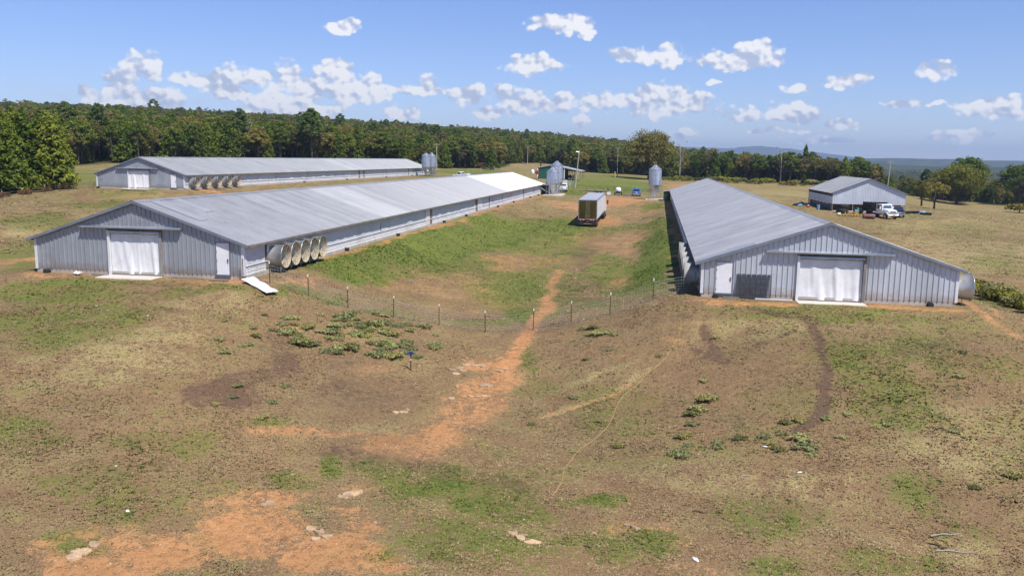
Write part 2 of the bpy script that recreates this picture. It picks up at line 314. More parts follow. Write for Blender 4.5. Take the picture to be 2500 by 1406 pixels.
M_MAROON = pmat('faded_red_tank', (.14, .05, .05), .5, 0, .3, 2, dirt=(.3, .2, .2), dirt_scale=2, dirt_amt=.5)
M_YEL = pmat('yellow_paint', (.45, .27, .05), .5, 0, .25, 3, dirt=(.2, .1, .05), dirt_scale=3, dirt_amt=.6)
M_YELP = pmat('yellow_post_paint', (.75, .6, .1), .5, 0, .1, 3)
M_BLUE = pmat('blue_car_paint', (.06, .17, .48), .25, .15, .06, 1)
M_BLUES = pmat('blue_plastic', (.16, .29, .42), .5, 0, .15, 3)
M_BLUET = pmat('blue_tape', (.02, .04, .25), .6, 0, .2, 5)
M_TEAL = pmat('teal_sleeve', (.03, .36, .30), .5, 0, .1, 5)
M_NAVY = pmat('dark_blue_paint', (.012, .02, .05), .22, .1, .2, 1)
M_GLASS = pmat('dark_glass', (.02, .03, .045), .06, 0, .1, 1, spec=.8)
M_GLASSB = pmat('blue_glass', (.05, .10, .19), .06, 0, .1, 1, spec=.9)
M_LAMPR = pmat('red_lens', (.35, .02, .02), .25, 0, .1, 3)
M_ORANGE = pmat('orange_plate', (.70, .26, .03), .5, 0, .1, 3)
M_CORD = pmat('yellow_cord', (.45, .31, .11), .6, 0, .15, 5)
M_WIRE = pmat('fence_wire', (.42, .46, .44), .45, .6, .15, 4)
M_CABLE = pmat('power_cable', (.06, .06, .065), .5, .2, .1, 3)
M_PLAST = pmat('white_plastic', (.78, .79, .80), .45, 0, .06, 2)
M_ROCK = pmat('sandstone', (.46, .32, .19), .9, 0, .3, 2.5, rand=.25, bump=.6, bscale=12, dirt=(.33, .17, .08), dirt_scale=2, dirt_amt=.6)
M_RUST = pmat('rusty_iron', (.14, .06, .035), .8, .2, .4, 4)
M_BARK = pmat('bark', (.085, .065, .05), .95, 0, .3, 2, (3, 3, .6), bump=.5, rand=.2)
M_BARKP = pmat('pale_bark', (.36, .33, .29), .9, 0, .2, 2, (3, 3, .6), rand=.1)
# ground cover laid out on the ground plan: g grass, c bare clay, d dark soil, s straw
BLOBS = [('g',0.9,-20.99,56.25,-2.07,-3.54,1.22,-3.31),('g',0.9,-20.53,67.33,-2.67,-6.0,1.27,-4.19),('g',0.9,-19.97,82.05,-3.05,-10.19,1.34,-5.47),('g',0.9,-18.75,105.07,5.81,7.59,-1.11,6.16),('g',0.8,-14.12,117.91,-3.83,-4.86,1.06,-8.67),('g',0.5,-20.34,45.85,-0.68,-1.72,0.42,-0.96),('g',0.5,-18.92,47.22,-0.67,-1.99,0.28,-0.71),('g',0.5,-15.93,48.05,1.52,1.71,-0.28,0.85),('g',0.5,-10.45,60.63,1.7,0.74,1.69,-9.7),('g',0.6,-7.51,52.79,-2.36,-0.06,0.49,-3.35),('g',0.55,-10.04,49.67,1.45,0.32,0.26,-1.27),('g',1.0,0.0,86.3,1.66,-7.25,0.08,-25.14),('g',1.0,-0.25,67.97,1.63,-5.43,0.09,-12.24),('g',0.8,1.19,112.67,1.53,-1.53,-0.11,-15.02),('g',0.6,-0.98,58.17,-2.5,5.03,-0.12,5.92),('g',0.5,-3.45,53.79,-1.99,1.61,0.22,-3.19),('g',0.8,-0.26,149.89,-3.19,1.93,0.04,-9.16),('g',0.5,-9.28,97.67,2.7,1.71,2.26,-23.25),('g',0.45,-9.59,77.64,2.12,1.55,1.41,-11.17),('g',0.6,-2.26,115.81,-3.32,0.94,0.12,-4.98),('g',0.9,-12.12,245.72,15.13,23.18,1.96,-38.91),('g',0.9,-62.78,286.96,12.79,16.7,-6.13,27.98),('g',0.9,-6.75,221.8,-8.38,-14.01,0.67,-20.79),('g',0.6,-20.38,278.76,-12.05,-30.28,2.77,-37.41),('g',0.7,-29.87,176.54,-4.95,-1.37,-3.44,20.22),('g',0.8,-18.22,188.72,-3.13,-4.3,1.24,-12.72),('g',0.6,-16.4,330.31,-16.57,-34.24,2.0,-39.64),('g',0.5,-28.07,43.1,4.95,0.85,0.52,-0.82),('g',0.6,-33.44,42.46,2.47,0.45,0.64,-0.84),('g',0.6,-41.81,50.45,-1.49,-0.78,-4.48,5.48),('g',0.5,-50.15,61.11,-2.16,-0.95,6.2,-7.64),('g',0.5,8.79,47.26,-6.46,-0.49,-0.11,-0.68),('g',0.7,-128.78,175.0,-2.75,-1.79,19.32,-26.4),('g',0.6,-71.82,106.63,9.81,3.99,0.88,-1.35),('g',0.5,-66.89,95.08,6.63,-0.1,4.47,-6.42),('g',0.5,-63.74,80.32,5.24,0.67,6.51,-8.32),('g',0.6,-7.29,27.12,-2.39,-0.71,0.27,-1.01),('g',0.5,-4.33,26.45,2.29,0.13,-0.26,1.51),('g',0.48,-5.52,23.87,-2.04,-0.47,0.35,-1.5),('g',0.55,-8.29,21.88,-1.11,-0.28,0.24,-0.66),('g',0.6,-11.39,27.56,-0.5,-0.27,0.27,-0.67),('g',0.5,-11.93,25.86,-0.95,-0.46,0.27,-0.61),('g',0.5,8.95,39.79,-1.53,0.33,-0.49,-2.5),('g',0.4,9.71,34.38,-2.21,0.29,-0.41,-1.66),('g',0.6,-1.3,27.5,-1.1,-0.06,0.04,-0.63),('g',0.45,3.79,23.75,1.14,0.18,0.11,0.88),('g',0.45,8.94,28.66,1.11,-0.03,-0.43,-1.59),('g',0.4,9.38,26.1,-1.37,-0.01,-0.39,-1.27),('g',0.5,-27.15,35.08,3.09,1.02,2.33,-3.11),('g',0.4,-21.73,25.86,-1.4,-0.64,1.16,-1.46),('g',0.4,-15.4,23.05,1.8,0.72,0.64,-1.01),('g',0.5,-15.9,20.82,-1.25,-0.4,0.49,-0.68),('g',0.5,-14.99,29.72,-0.78,-0.44,0.21,-0.43),('g',0.4,-4.96,39.5,-1.19,-0.04,-0.22,1.61),('g',0.5,-6.37,43.58,-0.66,0.02,-0.37,2.44),('g',0.35,-1.47,36.13,2.59,-0.68,-0.2,3.55),('g',0.5,-32.55,40.64,-2.84,-0.47,-1.16,1.51),('g',0.4,-19.34,100.03,8.62,12.27,3.79,-19.47),('g',0.85,-19.84,57.21,-1.34,-5.64,1.0,-2.92),('g',0.85,-19.97,74.26,-4.21,-9.42,1.32,-4.9),('g',0.8,-18.23,89.76,5.87,9.77,-1.96,9.55),('g',0.7,-14.56,101.21,5.55,4.03,2.75,-18.84),('g',0.75,-10.72,112.3,5.29,1.53,0.89,-9.04),('g',0.6,-10.68,63.73,3.62,1.39,1.69,-9.96),('g',0.5,-6.73,64.99,-1.87,-0.28,1.29,-12.09),('g',0.6,-4.35,77.83,-2.35,1.21,0.93,-15.64),('g',0.6,-8.64,113.3,4.28,0.66,0.6,-7.44),('g',0.8,0.77,82.13,1.43,-3.46,-0.15,-26.16),('g',0.6,-17.33,71.23,4.35,6.07,-1.85,7.59),('g',0.55,-31.3,40.61,3.88,0.7,-1.37,1.84),('g',0.5,-29.51,36.17,-2.65,-0.56,2.25,-2.84),('g',0.45,-27.03,37.94,3.12,1.44,1.73,-2.5),('g',0.5,-23.95,42.32,3.13,1.36,0.4,-0.74),('g',0.5,9.55,45.78,-6.19,0.01,-0.18,-0.98),('g',0.45,12.21,40.94,-2.93,-0.36,-0.83,-3.06),('g',0.45,9.49,36.76,1.89,-0.09,-0.51,-2.28),('g',0.4,13.72,38.58,-2.05,-0.26,-0.88,-2.72),('g',0.5,-3.79,23.29,-2.38,-0.36,0.2,-1.18),('g',0.45,-0.86,24.25,1.8,0.29,0.08,-1.47),('g',0.4,-17.29,23.77,-2.27,-0.83,0.84,-1.22),('g',0.4,-17.01,26.85,-1.9,-0.94,0.57,-0.94),('g',0.45,7.17,24.15,-1.67,-0.16,-0.23,-0.91),('g',0.4,3.55,26.88,-1.91,-0.02,-0.17,-1.63),('g',0.6,-109.89,156.64,-4.0,-1.99,-20.09,28.81),('g',0.5,21.85,59.7,3.02,2.61,1.9,5.35),('g',0.4,35.46,95.87,3.78,1.6,-5.24,-14.53),('g',0.35,46.88,142.3,-8.99,-6.56,-6.65,-20.53),('c',0.9,-11.5,22.58,-1.6,-0.43,0.61,-1.24),('c',0.85,-13.46,20.99,-1.61,-0.45,-0.57,0.94),('c',0.9,-9.1,22.06,-1.24,-0.3,0.52,-1.29),('c',0.85,-11.84,24.42,-1.07,-0.38,-0.39,0.83),('c',0.8,-14.72,19.85,-1.63,-0.47,-0.35,0.5),('c',0.8,-16.43,20.14,-0.62,-0.19,0.45,-0.59),('c',0.6,-12.9,23.76,-1.16,-0.4,0.33,-0.64),('c',0.7,-8.8,23.6,-0.54,-0.29,-0.38,1.03),('c',0.6,-9.83,26.03,-0.7,-0.42,-0.19,0.5),('c',0.7,-7.57,21.54,-0.95,-0.35,-0.17,0.49),('c',0.6,-0.16,25.52,-0.88,-0.1,0.01,-0.5),('c',0.5,0.83,24.52,0.72,0.07,-0.01,-0.51),('c',0.5,1.49,23.15,-1.36,-0.1,-0.02,-0.53),('c',0.6,-13.21,30.21,-0.35,-0.16,0.17,-0.39),('c',0.5,-11.66,24.92,-1.44,-0.53,-0.24,0.52),('c',0.5,-15.04,21.46,1.53,0.49,0.46,-0.7),('c',0.85,-7.28,165.18,-6.83,-2.52,0.62,-13.39),('c',0.8,-12.2,149.15,4.87,1.74,0.71,-8.4),('c',0.75,-7.34,127.71,3.03,-0.28,-0.77,12.69),('c',0.7,-16.28,153.85,3.51,2.17,0.73,-6.75),('c',0.5,-7.89,103.95,2.2,0.65,0.94,-11.93),('c',0.45,-7.77,82.23,2.78,-0.1,-0.58,5.9),('c',0.4,-12.19,94.54,-2.34,-2.78,-1.03,7.85),('c',0.5,-2.85,141.94,-3.95,-1.08,-0.19,7.93),('c',0.6,6.62,264.21,-7.29,-8.17,-0.55,-23.42),('c',0.5,-11.38,79.39,-1.92,-2.52,-1.15,7.91),('c',0.7,-20.91,48.35,-0.61,-1.55,0.4,-0.95),('c',0.6,-21.05,46.33,-0.44,-1.21,0.38,-0.84),('c',0.55,-13.53,76.02,-1.87,-1.95,1.14,-6.37),('c',0.4,-15.06,61.94,3.24,2.81,1.43,-5.88),('c',0.4,-12.09,55.57,2.55,1.46,1.02,-4.65),('c',0.45,-16.95,57.52,1.99,2.73,-1.16,3.94),('c',0.5,-2.4,66.26,-1.62,0.58,-0.16,3.87),('c',0.5,-3.11,95.19,-1.8,-0.08,-0.3,8.15),('c',0.5,-18.76,41.16,-0.57,-0.72,0.22,-0.5),('c',0.5,-17.64,41.7,1.0,0.92,0.2,-0.48),('c',0.5,-13.4,38.49,1.16,0.9,-0.21,0.63),('c',0.5,-3.04,106.74,-2.5,-0.48,0.14,-4.18),('c',0.3,3.88,39.01,4.11,-0.65,-0.32,-4.22),('c',0.28,0.26,37.38,2.78,-0.58,0.02,-2.42),('c',0.3,-11.63,36.13,-2.61,-2.18,0.89,-2.78),('c',0.28,-12.38,29.03,-2.01,-1.2,-0.41,0.99),('c',0.3,2.26,44.59,2.44,-0.27,0.04,1.35),('c',0.8,-62.75,109.78,-2.99,-2.16,0.85,-1.51),('c',0.6,-61.21,126.57,-0.61,-6.82,0.58,-1.22),('c',0.75,-8.29,42.15,1.25,0.23,-0.27,1.36),('c',0.7,-8.27,39.06,-1.03,-0.31,0.26,-1.22),('c',0.5,-8.59,36.18,1.39,0.57,-0.29,1.2),('c',0.5,1.21,43.29,0.7,-0.2,-0.01,-0.55),('c',0.4,1.96,41.15,1.12,-0.43,0.03,0.94),('c',0.4,-0.59,41.86,1.19,-0.31,0.03,-0.98),('d',0.85,-17.16,31.26,-1.25,-0.78,-0.54,1.02),('d',0.75,-16.57,35.8,-0.81,-0.58,0.78,-1.73),('d',0.6,-16.85,33.53,-0.84,-0.9,0.38,-0.79),('d',0.5,-18.24,38.11,-0.63,-0.44,0.65,-1.4),('d',0.6,-26.85,43.13,2.79,0.72,0.31,-0.51),('d',0.4,-12.37,35.49,-2.16,-1.74,0.93,-2.71),('d',0.4,-14.98,38.28,1.29,1.05,0.79,-2.05),('d',0.35,3.88,39.01,3.76,-0.65,-0.3,-3.87),('d',0.35,1.95,35.35,2.89,-0.53,-0.09,-2.56),('d',0.3,-1.88,43.42,3.07,-1.23,0.15,-2.76),('d',0.4,-6.17,48.6,-2.97,0.29,0.25,-1.89),('d',0.35,-18.77,43.85,-2.28,-2.63,-0.49,1.17),('d',0.35,-8.82,28.79,-2.0,-0.92,-0.21,0.69),('d',0.3,0.16,46.1,3.38,-0.8,0.02,-1.03),('d',0.4,13.66,41.1,-2.75,-0.4,-0.81,-2.66),('d',0.3,-17.16,24.66,-2.32,-0.9,-0.54,0.83),('d',0.35,-5.1,60.84,-2.41,0.28,1.0,-11.52),('d',0.3,12.84,35.86,-1.8,0.14,-0.63,-2.0),('d',0.3,-9.89,30.69,-1.64,-0.94,0.36,-1.12),('d',0.35,-26.34,41.49,4.24,0.92,-0.67,1.09),('s',0.55,-22.59,32.93,-3.11,-1.09,1.85,-2.81),('s',0.5,-22.45,36.92,-1.96,-0.92,1.41,-2.4),('s',0.45,-23.74,30.52,2.05,0.77,1.25,-1.68),('s',0.5,11.35,32.48,-2.8,0.09,-1.01,-3.3),('s',0.5,8.28,25.02,2.2,0.08,0.37,1.32),('s',0.6,36.47,103.44,-9.94,-4.65,-8.05,-23.38),('s',0.6,45.87,148.83,-16.55,-12.2,4.85,16.13),('s',0.5,33.22,115.08,-8.34,-4.27,-4.25,-15.11),('s',0.5,5.29,44.13,3.9,-0.26,0.2,2.11),('s',0.45,11.46,45.35,-5.06,-0.29,-0.48,-2.08),('s',0.45,-23.28,41.09,-4.06,-1.01,0.77,-1.4),('s',0.4,-19.79,43.49,-1.27,-1.3,0.35,-0.79),('s',0.45,5.12,29.0,2.38,0.07,-0.24,-1.67),('s',0.4,1.75,29.84,2.81,0.07,-0.07,-1.88),('s',0.5,-24.95,72.04,-2.02,-0.67,0.98,-2.84),('s',0.6,-60.97,74.49,-3.91,-0.73,5.59,-6.92),('s',0.5,-61.43,87.23,5.23,1.26,2.97,-4.28),('s',0.6,34.29,256.83,-15.27,-18.81,-4.44,-33.81),('s',0.5,-12.71,110.71,-2.92,-2.19,0.75,-6.34),('s',0.4,-11.18,32.01,-1.65,-1.1,-0.32,0.94),('s',0.6,23.06,206.49,-10.02,-11.02,-2.99,-27.24),('s',0.5,-63.27,105.49,-8.93,-0.12,0.43,-0.74)]
STROKES = [('c',0.95,0.62,[(-7.42,61.59),(-6.8,51.82),(-6.98,47.87),(-7.18,44.75),(-7.3,42.36),(-7.37,40.11)]),('c',0.75,1.5,[(-7.37,40.11),(-7.61,36.0),(-8.41,32.56),(-9.7,30.09)]),('c',0.75,0.5,[(-8.31,74.7),(-7.7,65.18),(-7.36,61.15)]),('c',0.5,0.8,[(-2.21,113.73),(-5.62,99.29),(-6.97,82.12),(-7.92,72.81)]),('c',0.8,0.13,[(-4.76,35.31),(-3.29,36.51),(-1.57,37.84),(-0.87,38.88)]),('c',0.6,0.12,[(-1.77,41.58),(-0.92,42.98),(-0.02,43.71),(1.01,43.83)]),('c',0.6,0.12,[(0.24,39.13),(1.73,39.6),(3.2,39.57)]),('c',0.7,0.5,[(-36.56,44.24),(-34.49,43.82),(-32.82,44.41)]),('c',0.75,0.55,[(-26.47,43.33),(-24.8,43.85),(-22.87,44.41),(-22.08,45.31)]),('c',0.8,0.45,[(2.36,47.84),(4.51,47.23),(7.37,47.68)]),('c',0.75,0.45,[(11.1,48.34),(13.12,48.03),(15.75,47.89)]),('c',0.7,0.35,[(17.32,51.5),(16.99,48.59),(17.1,46.52),(17.84,44.29)]),('c',0.6,0.3,[(22.3,65.21),(18.5,51.73),(17.89,47.66)]),('c',0.75,0.8,[(-44.85,52.22),(-45.43,54.48),(-45.31,56.2)]),('c',0.6,0.5,[(-14.9,28.86),(-13.73,29.88),(-12.59,30.35),(-11.13,30.9)]),('c',0.55,0.5,[(-32.46,304.54),(-39.71,273.69),(-44.25,237.17)]),('c',0.6,1.2,[(-7.74,124.47),(-7.8,109.3),(-7.48,98.71)]),('d',0.5,0.8,[(-11.71,28.56),(-10.11,28.91),(-8.64,29.24),(-7.0,28.87),(-4.35,28.28)]),('d',0.85,0.22,[(7.63,45.23),(7.83,44.18),(7.94,42.87),(7.92,41.4),(7.81,39.94),(7.63,38.35),(7.36,36.88)]),('d',0.9,0.27,[(7.43,37.26),(7.13,35.96),(6.73,34.76),(6.2,33.57),(5.66,32.76)]),('d',0.85,0.26,[(2.72,44.61),(2.81,42.93),(3.0,40.96),(3.48,39.73)]),('d',0.8,0.2,[(1.99,42.19),(2.62,40.95),(2.96,40.28)]),('d',0.85,0.2,[(5.11,46.67),(6.12,46.2),(7.19,45.21)]),('d',0.6,0.16,[(7.74,45.96),(8.51,44.45)]),('d',0.5,0.2,[(5.05,41.73),(6.08,42.46),(7.14,43.2)]),('d',0.5,1.0,[(-8.13,113.67),(-7.09,93.81),(-7.01,74.42)]),('s',0.6,0.3,[(-4.44,35.62),(-2.97,36.95),(-1.24,38.71),(0.23,40.28)]),('s',0.5,0.4,[(-4.61,38.34),(-2.65,39.94),(-0.57,41.32)]),('g',0.55,1.5,[(-4.72,27.93),(-6.91,28.5),(-8.96,28.25)]),('s',0.5,0.5,[(-103.57,143.4),(-123.9,167.65),(-141.78,189.74)]),('s',0.5,0.5,[(-102.25,143.9),(-122.17,168.65),(-140.26,190.99)]),('c',0.75,0.55,[(-22.5,56),(-22.5,174)]),('c',0.75,0.55,[(2.1,66),(2.1,170)]),('c',0.75,0.55,[(-63.1,112),(-63.1,235)]),('c',0.55,0.3,[(-36.2,44.800000000000004),(-23.1,44.800000000000004)]),('c',0.55,0.3,[(2.7,48.900000000000006),(16.1,48.900000000000006)]),('c',0.55,0.3,[(-76.8,108.2),(-63.8,108.2)])]
def vnoise(X, Y, s, seed):
    """smooth value noise, 0..1, cell size s"""
    a = X/s+seed*17.3; b = Y/s-seed*9.1; i = np.floor(a); j = np.floor(b); u = a-i; v = b-j; u = u*u*(3-2*u); v = v*v*(3-2*v)
    h = lambda p, q: np.abs(np.sin(p*127.1+q*311.7+seed)*43758.5453) % 1
    return (h(i, j)*(1-u)+h(i+1, j)*u)*(1-v)+(h(i, j+1)*(1-u)+h(i+1, j+1)*u)*v
def cover(X, Y):
    """ground cover weights (grass, clay, dark soil, straw) at ground points"""
    C = {k: np.zeros(X.shape) for k in 'gcds'}
    r = np.hypot(X, Y); k = np.clip(r/45, .8, 3); X0, Y0 = X, Y                   # ragged outlines: the layout is pushed about by noise
    X = X0+k*(1.3*(vnoise(X0, Y0, 1.9, 41)-.5)+.7*(vnoise(X0, Y0, .7, 42)-.5)); Y = Y0+k*(1.3*(vnoise(X0, Y0, 1.9, 43)-.5)+.7*(vnoise(X0, Y0, .7, 44)-.5))
    for (ch, s, cx, cy, ax, ay, bx, by) in BLOBS:
        det = ax*by-ay*bx
        if abs(det) < 1e-6: continue
        dx = X-cx; dy = Y-cy
        p = (dx*by-dy*bx)/det; q = (ax*dy-ay*dx)/det
        C[ch] = np.maximum(C[ch], s*np.clip(1.25-.75*(p*p+q*q), 0, 1))
    for (ch, s, hw, pts) in STROKES:
        d = np.full(X.shape, 1e9); q = min(1, hw*.85); XS = X0+(X-X0)*q; YS = Y0+(Y-Y0)*q
        for (x0, y0), (x1, y1) in zip(pts[:-1], pts[1:]):
            L2 = (x1-x0)**2+(y1-y0)**2+1e-9; t = np.clip(((XS-x0)*(x1-x0)+(YS-y0)*(y1-y0))/L2, 0, 1)
            d = np.minimum(d, np.hypot(XS-x0-t*(x1-x0), YS-y0-t*(y1-y0)))
        C[ch] = np.maximum(C[ch], s*np.clip(1.5-d/hw, 0, 1))
    C['g'] = C['g']*1.2
    base = .02+.42*vnoise(X, Y, 7.5, 3)*vnoise(X, Y, 2.3, 5)+.1*vnoise(X, Y, 26, 8)
    C['g'] = np.maximum(C['g'], base+.18*_sm(90, 220, r))
    C['s'] = np.maximum(C['s'], .2+.25*_sm(70, 200, r))
    return C
def ground_material():
    m, nt, b = _new('pasture_ground'); P = _pos(nt)
    at = nt.nodes.new('ShaderNodeAttribute'); at.attribute_name = 'cover'
    sp = nt.nodes.new('ShaderNodeSeparateColor'); nt.links.new(at.outputs['Color'], sp.inputs[0]); A = at.outputs['Alpha']
    at2 = nt.nodes.new('ShaderNodeAttribute'); at2.attribute_name = 'wood'
    big = _noise(nt, P, .09, 3); mid = _noise(nt, P, .55, 4, .65); sm = _noise(nt, P, 3.2, 4, .68); fine = _noise(nt, P, 17., 3, .7); vf = _noise(nt, P, 60., 1, .6)
    def blend(attr, lo, hi, wm=1.5, ws=1.7, wf=1.0):
        v = _math(nt, 'ADD', attr, _math(nt, 'MULTIPLY', _math(nt, 'SUBTRACT', mid, .5), wm))
        v = _math(nt, 'ADD', v, _math(nt, 'MULTIPLY', _math(nt, 'SUBTRACT', sm, .5), ws))
        v = _math(nt, 'ADD', v, _math(nt, 'MULTIPLY', _math(nt, 'SUBTRACT', fine, .5), wf))
        return _range(nt, v, lo, hi, smooth=True)
    tan = _mix(nt, _range(nt, fine, .3, .7), (.125, .084, .042), (.37, .27, .14))
    tan = _mix(nt, _range(nt, mid, .35, .68), _mix(nt, _range(nt, fine, .3, .7), (.11, .066, .036), (.295, .195, .105)), tan)
    straw = _mix(nt, _range(nt, fine, .28, .7), (.19, .145, .06), (.50, .405, .205))
    c = _mix(nt, blend(A, .25, .8), tan, straw)
    gcol = _mix(nt, _range(nt, sm, .3, .7), _mix(nt, _range(nt, fine, .3, .7), (.03, .075, .009), (.125, .205, .03)), _mix(nt, _range(nt, fine, .3, .7), (.085, .10, .02), (.23, .225, .055)))
    c = _mix(nt, _math(nt, 'MULTIPLY', blend(sp.outputs[0], .22, .80, 1.4, 2.0, 1.6), .92), c, gcol)
    clay = _mix(nt, _range(nt, sm, .3, .7), (.385, .165, .062), (.50, .265, .122))
    clay = _mix(nt, _math(nt, 'MULTIPLY', _range(nt, fine, .52, .75), .5), clay, (.57, .37, .205))
    c = _mix(nt, _math(nt, 'MULTIPLY', blend(sp.outputs[1], .34, 1.0, 1.5, 2.0, 1.4), .9), c, clay)
    dark = _mix(nt, _range(nt, fine, .3, .7), (.065, .042, .03), (.17, .105, .07))
    c = _mix(nt, _math(nt, 'MULTIPLY', blend(sp.outputs[2], .22, .75, 1.3, 1.6, 1.0), .9), c, dark)
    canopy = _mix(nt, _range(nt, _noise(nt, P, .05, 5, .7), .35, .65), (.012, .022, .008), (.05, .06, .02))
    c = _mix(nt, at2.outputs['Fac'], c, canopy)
    c = _mix(nt, 1., c, _mix(nt, _range(nt, vf, .25, .75), (.78, .755, .73), (1.30, 1.27, 1.23)), 'MULTIPLY')
    c = _mix(nt, 1., c, _mix(nt, _range(nt, big, .3, .7), (.86, .88, .9), (1.1, 1.08, 1.05)), 'MULTIPLY')
    nt.links.new(c, b.inputs['Base Color']); b.inputs['Roughness'].default_value = .95; b.inputs['Specular IOR Level'].default_value = .15
    h = _math(nt, 'ADD', _math(nt, 'ADD', _math(nt, 'MULTIPLY', mid, 1.6), _math(nt, 'MULTIPLY', sm, .8)), _math(nt, 'ADD', _math(nt, 'MULTIPLY', fine, .3), _math(nt, 'MULTIPLY', vf, .12)))
    bn = nt.nodes.new('ShaderNodeBump'); bn.inputs['Strength'].default_value = .8; bn.inputs['Distance'].default_value = .14
    nt.links.new(h, bn.inputs['Height']); nt.links.new(bn.outputs[0], b.inputs['Normal'])
    return m
def axis(core0, core1, step, lim0, lim1, grow=1.06):
    a = list(np.arange(core0, core1+1e-6, step)); d = step; x = a[-1]
    while x < lim1: d = min(d*grow, 900); x += d; a.append(x)
    d = step; x = a[0]; b = []
    while x > lim0: d = min(d*grow, 900); x -= d; b.append(x)
    return np.array(b[::-1]+a)
# clearings and woods on the ground plan
WOODS = [[(-97,124),(-99,131),(-108,140),(-128,160),(-170,165),(-300,140),(-300,60),(-150,90),(-106,106),(-99,116)],
 [(-175,186),(-157,205),(-153,222),(-120,246),(-100,262),(-84,292),(-80,305),(-72,322),(-66,343),(-71,420),(-60,450),(-45,440),(-40,392),(-28,388),(-14,392),(0,400),(12,352),(24,346),(36,331),(52,324),(66,322),(78,330),(86,345),(120,470),(160,1400),(-700,1400),(-700,120),(-330,150),(-240,175)],
 [(100,322),(130,330),(180,326),(260,300),(420,300),(900,900),(1400,2300),(500,2500),(160,1400),(122,470),(95,350)]]
def in_poly(X, Y, poly):
    ins = np.zeros(X.shape, bool); n = len(poly)
    for i in range(n):
        x0, y0 = poly[i]; x1, y1 = poly[(i+1) % n]
        c = ((y0 > Y) != (y1 > Y)) & (X < (x1-x0)*(Y-y0)/(y1-y0+1e-12)+x0); ins ^= c
    return ins
def in_woods(X, Y):
    r = np.zeros(X.shape, bool)
    for p in WOODS: r |= in_poly(X, Y, p)
    return r
def build_ground():
    ux = axis(-34, 26, .3, -9000, 9000, 1.055); vy = axis(15, 62, .3, -2500, 9000, 1.045)
    X, Y = np.meshgrid(ux, vy); Z = ground_z(X, Y)
    nx, ny = len(ux), len(vy)
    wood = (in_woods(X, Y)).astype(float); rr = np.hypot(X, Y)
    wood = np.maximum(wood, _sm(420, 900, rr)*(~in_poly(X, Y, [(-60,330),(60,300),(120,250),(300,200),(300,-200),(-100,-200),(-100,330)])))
    V = np.stack([X, Y, Z], -1).reshape(-1, 3)
    i = np.arange(nx*ny).reshape(ny, nx); F = np.stack([i[:-1, :-1], i[:-1, 1:], i[1:, 1:], i[1:, :-1]], -1).reshape(-1, 4)
    me = np_mesh('ground', V, F, ground_material(), True)
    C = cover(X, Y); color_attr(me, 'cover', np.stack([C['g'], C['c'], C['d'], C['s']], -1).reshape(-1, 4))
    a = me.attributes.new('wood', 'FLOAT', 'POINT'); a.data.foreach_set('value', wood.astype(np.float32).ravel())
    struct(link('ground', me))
build_ground()
# ---------------------------------------------------------------- poultry barns
SLOPE = .338; OV = .434; EAVE_Z = 2.03
def rib_profile(w, n, h=.038, rib=.05):
    """points (t, height) across a sheet of width w with n ribs"""
    p = []; s = w/n
    for i in range(n):
        c = s*(i+.5)
        p += [(c-rib, 0), (c-rib*.45, h), (c+rib*.45, h), (c+rib, 0)]
    return [(0, 0)]+p+[(w, 0)]
def roof_sheet(name, halfw, zr, side, w, m, n=3, x0=0.):
    """one ribbed sheet running from ridge to eave; local origin at the ridge, sheet runs along y 0..w"""
    mb = MB(); pr = rib_profile(w, n); vs = []
    for (t, h) in pr:
        vs += [(side*x0, t, zr-SLOPE*x0+h), (side*(halfw+OV), t, zr-SLOPE*(halfw+OV)+h)]
    k = len(pr); fs = [(2*i, 2*i+1, 2*i+3, 2*i+2) if side > 0 else (2*i+2, 2*i+3, 2*i+1, 2*i) for i in range(k-1)]
    mb.add(vs, fs)
    # folded eave edge so that the sheet has a thickness to look at
    e = side*(halfw+OV); z = zr-SLOPE*(halfw+OV)
    mb.add([(e, 0, z), (e, w, z), (e, w, z-.03), (e, 0, z-.03)], [(0, 1, 2, 3)])
    return mb.mesh(name, m)
def siding_sheets(root, xs0, xs1, y, zbot, ztop, openings, m, name='siding_sheet', face=-1, w=.846, n=3, axis='x', rib=.036, h=.042):
    """ribbed wall sheets between xs0 and xs1 standing at y; openings are (x0, x1, ztop) cut from the bottom"""
    x = xs0
    while x < xs1-.02:
        x1 = min(x+w, xs1); mb = MB(); pts = []
        for (t, hh) in rib_profile(w, n, h, rib):
            if x+t <= x1+1e-6: pts.append((x+t, hh))
        if pts[-1][0] < x1-1e-4: pts.append((x1, 0))
        extra = []
        for (a, b, zt) in openings:
            for e in (a, b):
                if x < e < x1:
                    for i in range(len(pts)-1):
                        if pts[i][0] < e < pts[i+1][0]:
                            f = (e-pts[i][0])/(pts[i+1][0]-pts[i][0]); extra.append((e, pts[i][1]*(1-f)+pts[i+1][1]*f))
        pts = sorted(pts+extra)
        for (xa, ha), (xb, hb) in zip(pts[:-1], pts[1:]):
            if xb-xa < 1e-5: continue
            xm = (xa+xb)/2; zb = zbot
            for (a, b, zt) in openings:
                if a < xm < b: zb = zt
            za, zc = ztop(xa), ztop(xb)
            if max(za, zc) <= zb: continue
            q = [(xa, y+face*ha, zb), (xb, y+face*hb, zb), (xb, y+face*hb, max(zc, zb)), (xa, y+face*ha, max(za, zb))]
            if axis == 'y': q = [(p[1], p[0], p[2]) for p in q]
            mb.add(q, [(0, 1, 2, 3)])
        if mb.f: mb.build(name, m, root)
        x = x1
